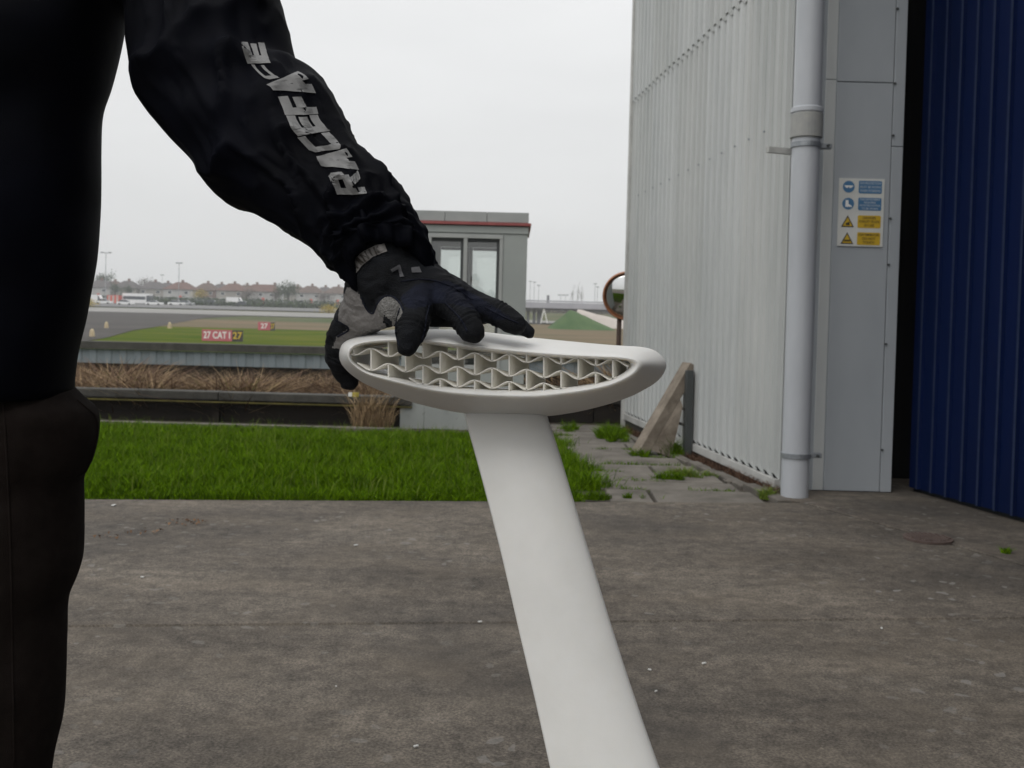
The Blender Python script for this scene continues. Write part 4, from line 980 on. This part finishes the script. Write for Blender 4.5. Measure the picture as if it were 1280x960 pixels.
for a, b, c in ((hipL, kL, aL), (hipR, kR, aR)): bm_.tube([a, b, c], [.062, .045, .036], 14, 'round')
for a, b, c in ((sh_l, el_l, wr_l), (sh_r, el_r, wr_r)): bm_.tube([Vector((PCX, PCY, 1.47)), a, b, c], [.06, .044, .038, .03], 14, 'round')
HZ = 1.755
def ell(c, r, n=14):
    rings = []
    for i in range(1, n):
        a = math.pi * i / n; rings.append([Vector((c[0] + r[0] * math.sin(a) * math.cos(t), c[1] + r[1] * math.sin(a) * math.sin(t), c[2] + r[2] * math.cos(a))) for t in np.linspace(0, 2 * math.pi, 18, endpoint=False)])
    return rings
def addell(mb, c, r): mb.loft(ell(c, r))
addell(bm_, (PCX, PCY, HZ + .03), (.076, .095, .10)); addell(bm_, (PCX, PCY - .035, HZ - .05), (.056, .06, .07)); addell(bm_, (PCX, PCY - .10, HZ - .015), (.014, .022, .024)); addell(bm_, (PCX, PCY - .085, HZ - .06), (.026, .014, .012))
for s in (-1, 1): addell(bm_, (PCX + s * .078, PCY + .005, HZ), (.012, .022, .032)); addell(bm_, (PCX + s * .033, PCY - .082, HZ + .035), (.028, .016, .010))
V, F = remeshed('body', bm_, .007, 4, MAT['skin'])
person = mobj('person', V, F, MAT['skin'], smooth=True, origin=(PCX, PCY, 0)); put(person, 'person in black jacket and dark brown trousers holding the white blade tip', 'person')
for s in (-1, 1): MB().loft(ell((PCX + s * .033, PCY - .080, HZ + .012), (.013, .012, .012), 10)).build('eye', MAT['eye'], person, True)
rings = []
for i in range(1, 9):
    a = math.pi * .56 * i / 8; rings.append([Vector((PCX + .084 * math.sin(a) * math.cos(t), PCY + .012 + .103 * math.sin(a) * math.sin(t), HZ + .035 + .11 * math.cos(a) + (.035 * (1 - math.sin(t)) / 2 if i > 6 and math.sin(t) < 0 else 0))) for t in np.linspace(0, 2 * math.pi, 24, endpoint=False)])
MB().loft(rings).build('hair', MAT['hair'], person, True)
# jacket: torso
def nse(p, s): return noise.noise(Vector(p) * s)
jk = MB()
TR = [(70, -150), (120, -105), (150, -60), (156, 0), (157, 20), (149, 62), (139, 102), (129, 136), (127, 180), (127, 220), (126, 262), (122, 320), (115, 362), (108, 402), (99, 440), (95, 470), (94, 484), (93, 496)]
TRs = arcsample(TR, 70); rings = []
for i, (px, py) in enumerate(TRs):
    e = at(px, py, YT + .03); hw = e.x - PCX; z = e.z; dp = .135 + .01 * math.sin(i * .3); ring = []
    if i < 14: dp *= .6 + .4 * i / 14
    for it in range(4):
        ring = []
        for t in np.linspace(0, 2 * math.pi, 72, endpoint=False):
            c, s = math.cos(t), math.sin(t); x = PCX + hw * math.copysign(abs(c) ** .85, c); y = PCY - .02 + dp * math.copysign(abs(s) ** .9, s)
            wgt = 1 - abs(c) ** 6
            d_ = .010 * wgt * nse((x, y, z * 2.2), 6) + .004 * wgt * nse((x, y, z), 22)
            ring.append(Vector((x + c * d_, y + s * d_, z)))
        if py > 14: hw -= (max(proj(p)[0] for p in ring) - px) * 1.35 / FPX
    rings.append(ring)
nk = [Vector((PCX + (p.x - PCX) * .38, PCY + (p.y - PCY) * .5, rings[0][0].z + .06)) for p in rings[0]]; rings = [nk] + rings
hem = rings[-1]; rings.append([Vector((PCX + (p.x - PCX) * .965, PCY + (p.y - PCY) * .95, p.z - .002)) for p in hem]); rings.append([Vector((PCX + (p.x - PCX) * .95, PCY + (p.y - PCY) * .93, p.z + .03)) for p in hem])
jk.loft(rings, caps=False)
# jacket: sleeve towards the blade
SLV = [((120, -5), (235, -150), 1.31), ((150, 6), (318, -85), 1.30), ((158, 24), (346, -24), 1.285), ((160, 66), (362, 30), 1.265), ((176, 130), (378, 84), 1.24), ((234, 195), (404, 94), 1.215), ((268, 242), (434, 146), 1.19), ((314, 265), (458, 190), 1.165), ((350, 287), (500, 226), 1.14), ((386, 312), (513, 250), 1.12), ((411, 334), (532, 284), 1.10), ((424, 350), (546, 318), 1.09), ((432, 356), (547, 342), 1.085)]
LW_ = arcsample([a for a, _, _ in SLV], 4); NS = 190
Ls = spline([a for a, _, _ in SLV], NS); Us = spline([b for _, b, _ in SLV], NS); Ds = spline([(c,) for _, _, c in SLV], NS)
rings = []; mids = [at(*((l + u) / 2), float(d[0])) for l, u, d in zip(Ls, Us, Ds)]
cw = mids[0]
for i in range(NS):
    s = i / (NS - 1); Y = float(Ds[i][0]); L, U = at(*Ls[i], Y), at(*Us[i], Y); c = (L + U) / 2; hw = (U - L) / 2
    T = (mids[min(i + 1, NS - 1)] - mids[max(i - 1, 0)]).normalized(); B = T.cross(hw.normalized()).normalized()
    if B.y > 0: B = -B
    rb = hw.length * (.80 if s > .2 else .66 + .7 * s); ring = []
    for k in range(96):
        t = 2 * math.pi * k / 96; ct, st = math.cos(t), math.sin(t); p = c + hw * ct + B * rb * st
        wgt = min(1, (1 - ct * ct) * 1.6)
        q = Vector((s * 4.2 + .9 * ct, ct * 1.3, st * 1.0))
        rid = 1 - abs(noise.noise(q * 1.25 + Vector((3, 0, 0)))) * 2.2; rid2 = 1 - abs(noise.noise(q * 2.6 + Vector((0, 5, 1)))) * 2.0
        w_ = .014 * max(0, rid) ** 4 + .005 * max(0, rid2) ** 3
        # bunching above the cuff and behind the elbow
        w_ += .006 * math.exp(-((s - .83) / .06) ** 2) * math.sin(s * 105 + 2.2 * ct + 2 * noise.noise(q * 2)) + .004 * math.exp(-((s - .40) / .08) ** 2) * math.sin(s * 60 - 3 * ct)
        if s > .86: w_ += .0045 * ((s - .86) / .14) * math.sin(t * 15 + 3 * noise.noise(Vector((t * 2, s * 4, 0))))
        nrm = (hw * ct / hw.length + B * st).normalized()
        cf = max(0, min(1, (s - .72) / .28)); cf = cf * cf * (3 - 2 * cf)
        ring.append(p + nrm * w_ * (.25 + .75 * wgt) - nrm * .004 - T * (.046 * cf * max(0, st) ** 1.2))
    rings.append(ring)
# elastic hem turned inwards around the glove wrist
endc = mids[-1]; Tn = (mids[-1] - mids[-6]).normalized()
for f, adv in ((.95, .006), (.86, .010), (.78, .006), (.74, -.01), (.72, -.04)):
    rings.append([endc + (p - endc) * f + Tn * adv for p in rings[NS - 1]])
slv = MB(); slv.loft(rings, caps=False); jk.loft(rings, caps=False)
# far sleeve (hangs beside the body)
jk.tube([sh_r + Vector((.05, 0, .03)), sh_r + Vector((-.01, 0, -.05)), el_r, (el_r + wr_r) / 2, wr_r], [.085, .092, .08, .07, .058], 28, 'round')
jacket = jk.build('jacket', MAT['jacket'], person, True)
# sleeve lettering: cut shapes laid on the sleeve surface
slv_bvh = BVHTree.FromPolygons(slv.V, slv.F)
def decal(quads, fmap, name, mat, parent, bvh, lift=.0012, sub=7):
    V = []; F = []
    for q in quads:
        b = len(V)
        for j in range(sub + 1):
            for i in range(sub + 1):
                u, v = i / sub, j / sub; x = (q[0][0] * (1 - u) + q[1][0] * u) * (1 - v) + (q[3][0] * (1 - u) + q[2][0] * u) * v; y = (q[0][1] * (1 - u) + q[1][1] * u) * (1 - v) + (q[3][1] * (1 - u) + q[2][1] * u) * v
                px, py = fmap(x, y); d = ray(px, py).normalized(); h = bvh.ray_cast(CP, d)
                V.append((h[0] + h[1] * (lift if h[1].dot(d) < 0 else -lift)) if h[0] is not None else None)
        for j in range(sub):
            for i in range(sub):
                f = (b + j * (sub + 1) + i, b + j * (sub + 1) + i + 1, b + (j + 1) * (sub + 1) + i + 1, b + (j + 1) * (sub + 1) + i)
                if all(V[k] is not None for k in f): F.append(f)
    V = [v if v is not None else Vector((PCX, PCY, 1.2)) for v in V]
    return mobj(name, V, F, MAT[mat], parent)
R_ = lambda x0, y0, x1, y1: [(x0, y0), (x1, y0), (x1, y1), (x0, y1)]
GL = {'E': [R_(0, 0, .38, 1), R_(.38, 0, 1.02, .28), R_(.38, .37, .95, .63), R_(.38, .72, 1.02, 1)], 'F': [R_(0, 0, .38, 1), R_(.38, .30, .95, .58), R_(.38, .70, 1.02, 1)],
      'C': [R_(0, .12, .3, .88), [(.0, .12), (.18, 0), (.3, .26), (.3, .26)], [(.0, .88), (.3, .74), (.3, .74), (.18, 1)], R_(.18, 0, 1, .26), R_(.18, .74, 1, 1)],
      'A': [[(0, 0), (.40, 0), (.64, 1), (.30, 1)], [(.62, 0), (1.04, 0), (.78, 1), (.42, 1)], R_(.25, .16, .8, .42)],
      'R': [R_(0, 0, .3, 1), R_(.3, .76, .85, 1), [(.70, .46), (1.0, .55), (1.0, .88), (.70, .80)], [(.85, .76), (1, .86), (.85, 1), (.85, 1)], R_(.3, .36, .86, .58), [(.36, .38), (.7, .38), (1.05, 0), (.7, 0)]]}
TP = arcsample([(440, 243), (429, 217), (414, 191), (398, 173), (381, 153), (372, 129), (359, 104), (340, 94), (327, 80), (318, 54)], 200)
def tmap(s, v):
    i = s * 199; j = int(max(0, min(198, i))); p = TP[j] + (TP[j + 1] - TP[j]) * (i - j); tg = TP[min(199, j + 6)] - TP[max(0, j - 6)]; tg /= np.linalg.norm(tg)
    nl = np.array([-1.0, .06]); nl /= np.linalg.norm(nl)       # letter tops lie towards the under-arm side
    nl = nl * .7 + np.array([tg[1], -tg[0]]) * .3
    q = p + nl * (v - .5) * 41; return float(q[0]), float(q[1])
wt = {'R': 1.05, 'A': 1.05, 'C': .95, 'E': .95, 'F': .9}; word = 'RACEFACE'; tot = sum(wt[c] for c in word) + .05 * 7; pos = 0; quads = []
for c, hs, ho in zip(word, (.9, 1, .95, .95, 1, 1.2, .34, .66), (0, 0, .05, 0, 0, -.05, .12, .05)):
    for q in GL[c]: quads.append([((pos + (x + .18 * (y - .5)) * wt[c]) / tot, (y - .5) * hs + .5 + ho) for x, y in q])
    pos += wt[c] + .05
decal(quads, tmap, 'sleeve_lettering', 'letter', jacket, slv_bvh)
# trousers
tm_ = MB()
rr = [(92, 486), (108, 503), (121, 516), (124, 545), (118, 580), (107, 602), (105, 640), (104, 700), (98, 730), (88, 756), (86, 800), (85, 850), (80, 900), (70, 960), (62, 1040), (58, 1120), (56, 1250), (54, 1330)]
RS = arcsample(rr, 110); rings = []; rings2 = []
for i, (px, py) in enumerate(RS):
    e = at(px, py, YT + .05); z = e.z
    wd = np.interp(z, [0, .1, .45, .6, .8, .95], [.075, .08, .088, .098, .105, .11])
    for s_, arr in ((1, rings), (-1, rings2)):
        ring = []; cx = e.x - wd - (max(proj((e.x - wd + wd * math.cos(t), PCY - .005 + wd * 1.12 * math.sin(t), z))[0] for t in np.linspace(0, 2 * math.pi, 40)) - px) * 1.4 / FPX
        if s_ < 0: cx = 2 * PCX - cx
        for t in np.linspace(0, 2 * math.pi, 56, endpoint=False):
            c, s = math.cos(t), math.sin(t); x = cx + wd * c; y = PCY - .005 + wd * 1.12 * s; wgt = 1 - abs(c) ** 4
            d_ = .010 * wgt * nse((x, y, z * 1.6), 9) + .006 * wgt * nse((x * 1.5, y, z * .5), 24)
            ring.append(Vector((x + d_ * c, y + d_ * s, z)))
        arr.append(ring)
tm_.loft(rings); tm_.loft(rings2)
hp = []
for z, hw, dp in ((.74, .11, .10), (.80, .14, .115), (.88, .145, .12), (.93, .135, .11), (.96, .12, .10)): hp.append([Vector((PCX + hw * math.cos(t), PCY + dp * math.sin(t), z)) for t in np.linspace(0, 2 * math.pi, 40, endpoint=False)])
tm_.loft(hp)
V, F = remeshed('trousers', tm_, .006, 2, MAT['trouser'])
trs = mobj('trousers', V, F, MAT['trouser'], person, True)
bvh_t = BVHTree.FromPolygons([Vector(v) for v in V], F)
def seam(pts, name, mat, parent, bvh, r=.0016):
    P = []
    for px, py in arcsample(pts, 40):
        d = ray(px, py).normalized(); h = bvh.ray_cast(CP, d)
        if h[0] is not None: P.append(h[0])
    if len(P) > 3: MB().tube(P, r, 6).build(name, MAT[mat], parent, True)
seam([(96, 500), (108, 510), (118, 520), (121, 540), (114, 572), (104, 592), (80, 600)], 'pocket_seam', 'trouser', trs, bvh_t)
seam([(4, 500), (10, 600), (14, 720), (16, 850), (18, 955)], 'leg_seam', 'trouser', trs, bvh_t)
for s_, a in ((1, aL), (-1, aR)):
    sole = MB().box((a.x, a.y - .07, .02), (.10, .30, .04), None, .015); up = MB()
    up.loft([[Vector((a.x + w_ * math.cos(t), a.y + yo + l_ * math.sin(t), z)) for t in np.linspace(0, 2 * math.pi, 24, endpoint=False)] for z, w_, l_, yo in ((.035, .05, .145, -.07), (.06, .05, .14, -.07), (.09, .045, .10, -.035), (.13, .045, .06, 0), (.2, .05, .058, .0))])
    b_ = up.build('boot', MAT['boot'], person, True); sole.build('sole', MAT['tyre'], b_)

# ------------------------------------------------------------------ gloved hand on the blade
K = 1.05 / FPX                                  # metres per pixel at the blade
gm = MB()
def dig(pts, n=16):
    P = [at(x, y, Y) for x, y, Y, r in pts]; gm.tube(P, [r * Y / FPX for _, _, Y, r in pts], n, 'round')
# wrist and back of the hand
dig([(474, 300, 1.115, 40), (481, 322, 1.105, 43), (487, 345, 1.10, 44)])
dig([(487, 345, 1.10, 42), (510, 362, 1.09, 34), (527, 374, 1.075, 24)])
dig([(490, 340, 1.10, 40), (530, 356, 1.09, 30), (562, 371, 1.078, 22)])
dig([(500, 345, 1.105, 38), (545, 362, 1.10, 28), (590, 381, 1.09, 18)])
dig([(505, 352, 1.115, 34), (560, 374, 1.11, 24), (606, 390, 1.10, 14)])
dig([(470, 350, 1.11, 38), (464, 375, 1.115, 34), (462, 388, 1.12, 28)])
dig([(500, 378, 1.10, 24), (540, 388, 1.095, 20), (580, 396, 1.09, 14)])
# index: over the front rim and down
dig([(524, 373, 1.07, 22), (519, 388, 1.05, 20.5), (516, 404, 1.036, 20), (512, 420, 1.030, 18.5), (508.5, 431, 1.028, 13)])
# middle, ring, little finger lying on the top skin
dig([(552, 372, 1.075, 20), (570, 386, 1.06, 18.5), (582, 400, 1.048, 17.5), (589, 412, 1.040, 16.5)])
dig([(585, 377, 1.088, 17), (615, 389, 1.075, 15.5), (634, 399, 1.066, 14.5), (645, 405, 1.062, 13)])
dig([(600, 386, 1.10, 14), (632, 398, 1.095, 11.5), (652, 408, 1.09, 10), (662, 415.5, 1.088, 7.5)])
# thumb: around the trailing edge, behind the tip
dig([(458, 385, 1.12, 30), (444, 402, 1.14, 26), (431, 425, 1.155, 24), (429, 448, 1.165, 22), (434, 466, 1.17, 17), (437, 476, 1.17, 12)])
# web between thumb and index
dig([(446, 398, 1.125, 20), (470, 393, 1.105, 20), (490, 388, 1.085, 18), (505, 384, 1.075, 18)])
dig([(485, 380, 1.078, 15), (490, 388, 1.07, 14), (493, 398, 1.066, 11)])
V, F = remeshed('glove', gm, .0022, 5, MAT['glove'])
KNU = [(at(518, 393, 1.045), at(522, 380, 1.06), ), (at(576, 393, 1.054), at(560, 378, 1.07)), (at(624, 394, 1.07), at(600, 383, 1.08)), (at(560, 374, 1.06), at(530, 360, 1.08)), (at(428, 440, 1.16), at(432, 420, 1.15)), (at(513, 412, 1.03), at(517, 398, 1.04)), (at(587, 405, 1.045), at(576, 393, 1.054))]
KNU = [(a, (a - b).normalized()) for a, b in KNU]
# knit creases
bm2 = bmesh.new()
for v in V: bm2.verts.new(v)
bm2.verts.ensure_lookup_table()
for f in F: bm2.faces.new([bm2.verts[i] for i in f])
bm2.normal_update()
for v in bm2.verts:
    p = v.co; r = noise.noise(Vector((p.x * 60, p.y * 60, p.z * 110))); r2 = noise.noise(p * 45 + Vector((9, 0, 0)))
    cr = 0
    for jp, ja in KNU:
        d = p - jp; al = d.dot(ja)
        if d.length < .024: cr += math.sin(al * 1250) * math.exp(-(al / .007) ** 2)
    v.co = p + v.normal * (.0014 * (1 - abs(r) * 2) + .0016 * r2 + .0011 * cr)
V = [v.co.copy() for v in bm2.verts]; bm2.free()
glove = mobj('glove', V, F, MAT['glove'], person, True)
me = glove.data
for k in ('glovenavy', 'gloveleather', 'gloveterry'): me.materials.append(MAT[k])
leather = [(429, 371), (434, 359), (444, 357), (450, 372), (457, 386), (466, 392), (471, 381), (480, 371), (491, 371), (500, 380), (504, 387), (501, 396), (494, 404), (491, 411), (492, 416), (470, 418), (451, 420), (439, 427), (425, 436), (415, 436), (421, 421), (436, 411), (422, 401), (424, 385)]
terry = [(470, 383), (480, 371), (491, 371), (500, 380), (504, 387), (501, 396), (494, 404), (490, 400), (481, 395), (473, 395)]
notch = [(480, 394), (490, 402), (491, 412), (482, 408), (479, 402)]
navy = [(500, 372), (520, 355), (560, 350), (600, 372), (640, 398), (620, 400), (585, 385), (560, 378), (540, 380), (520, 386), (506, 384)]
def inside(P, x, y):
    r = False; j = len(P) - 1
    for i in range(len(P)):
        if (P[i][1] > y) != (P[j][1] > y) and x < (P[j][0] - P[i][0]) * (y - P[i][1]) / (P[j][1] - P[i][1]) + P[i][0]: r = not r
        j = i
    return r
off = wloc(glove)
for f in me.polygons:
    c = f.center + off; x, y = proj(c); vis = f.normal.dot((CP - c).normalized()) > -.25
    if not vis: continue
    if inside(notch, x, y): continue
    if inside(terry, x, y): f.material_index = 3
    elif inside(leather, x, y): f.material_index = 2
    elif inside(navy, x, y): f.material_index = 1
gl_bvh = BVHTree.FromPolygons(V, F)
# cuff strap with print, mark on the back of the hand
def strap_map(u, v):
    P = arcsample([(440, 341), (449, 328), (463, 317), (482, 309)], 60); i = u * 59; j = int(max(0, min(58, i))); p = P[j] + (P[j + 1] - P[j]) * (i - j); tg = P[j + 1] - P[j]; tg /= np.linalg.norm(tg)
    q = p + np.array([-tg[1], tg[0]]) * (.5 - v) * 10; return float(q[0]), float(q[1])
all_bvh = gl_bvh
decal([R_(i / 8, -.1, (i + 1) / 8, 1.1) for i in range(8)], strap_map, 'cuff_strap', 'gloveleather', glove, all_bvh, .0016, 5)
GL['Y'] = [[(.36, 0), (.64, 0), (.64, .5), (.36, .5)], [(0, 1), (.36, .4), (.64, .5), (.3, 1)], [(.7, 1), (.4, .5), (.64, .4), (1, 1)]]; GL['N'] = [R_(0, 0, .26, 1), R_(.74, 0, 1, 1), [(.2, 1), (0, 1), (.8, 0), (1, 0)]]; GL['I'] = [R_(.3, 0, .65, 1)]; GL['K'] = [R_(0, 0, .3, 1), [(.3, .45), (.5, .62), (1, 1), (.65, 1)], [(.3, .55), (.65, 0), (1, 0), (.5, .62)]]
quads = []; pos = .12
for c in 'YANIK':
    for q in GL[c]: quads.append([(pos + x * .125, y) for x, y in q])
    pos += .155
decal(quads, strap_map, 'cuff_lettering', 'signblack', glove, all_bvh, .0024, 4)
mk1 = [[(488, 337), (499, 331), (500, 335), (490, 340)], [(496, 332), (500, 332), (505, 346), (500, 347)]]
decal([[(a, b) for a, b in q] for q in mk1], lambda x, y: (x, y), 'hand_mark', 'markdim', glove, all_bvh, .0012, 4)
decal([[(514, 335), (524, 334), (527, 341), (515, 341)]], lambda x, y: (x, y), 'hand_badge', 'markdim', glove, all_bvh, .0012, 4)
for pts in ([(452, 372), (458, 386), (466, 392), (471, 381), (480, 371), (491, 371), (500, 379), (504, 388)], [(537, 380), (533, 396), (531, 412), (526, 428)], [(500, 385), (496, 400), (495, 416), (499, 432)], [(556, 378), (575, 398), (584, 414)], [(606, 384), (632, 397), (648, 404)], [(420, 400), (436, 411), (422, 421)], [(500, 352), (530, 349), (560, 356), (590, 374)]):
    seam(pts, 'stitch_seam', 'glovenavy', glove, gl_bvh, .0011)
# other glove, relaxed beside the thigh
g2 = MB(); w0 = wr_r; g2.tube([w0 + Vector((0, 0, .03)), w0 + Vector((0, -.005, -.05)), w0 + Vector((0, -.01, -.10))], [.035, .04, .038], 14, 'round')
for k, (dx, ln) in enumerate(((-.006, .075), (-.002, .085), (.002, .08), (.006, .062))):
    b = w0 + Vector((dx * 2, -.04 + k * .022, -.11)); g2.tube([b, b + Vector((.008, -.006, -ln * .5)), b + Vector((.022, -.01, -ln))], [.0125, .0115, .010], 10, 'round')
b = w0 + Vector((.01, -.045, -.06)); g2.tube([b, b + Vector((.008, -.03, -.035)), b + Vector((.016, -.035, -.07))], [.014, .013, .011], 10, 'round')
V, F = remeshed('glove', g2, .003, 3, MAT['glove']); mobj('glove', V, F, MAT['glove'], person, True)

# ------------------------------------------------------------------ haze
hz = MB().box((0, 420, 14), (1320, 980, 40)).build('haze', MAT['black']); hz.data.materials.clear()
m = bpy.data.materials.new('haze_air'); m.use_nodes = True; t = m.node_tree; t.nodes.clear(); pv = N(t, 'ShaderNodeVolumePrincipled'); mo = N(t, 'ShaderNodeOutputMaterial')
pv.inputs['Color'].default_value = (.93, .95, 1, 1); pv.inputs['Density'].default_value = .0006; pv.inputs['Anisotropy'].default_value = 0; t.links.new(pv.outputs[0], mo.inputs['Volume']); hz.data.materials.append(m)
put(hz, 'thin pale haze over the airfield', 'haze', kind='stuff')
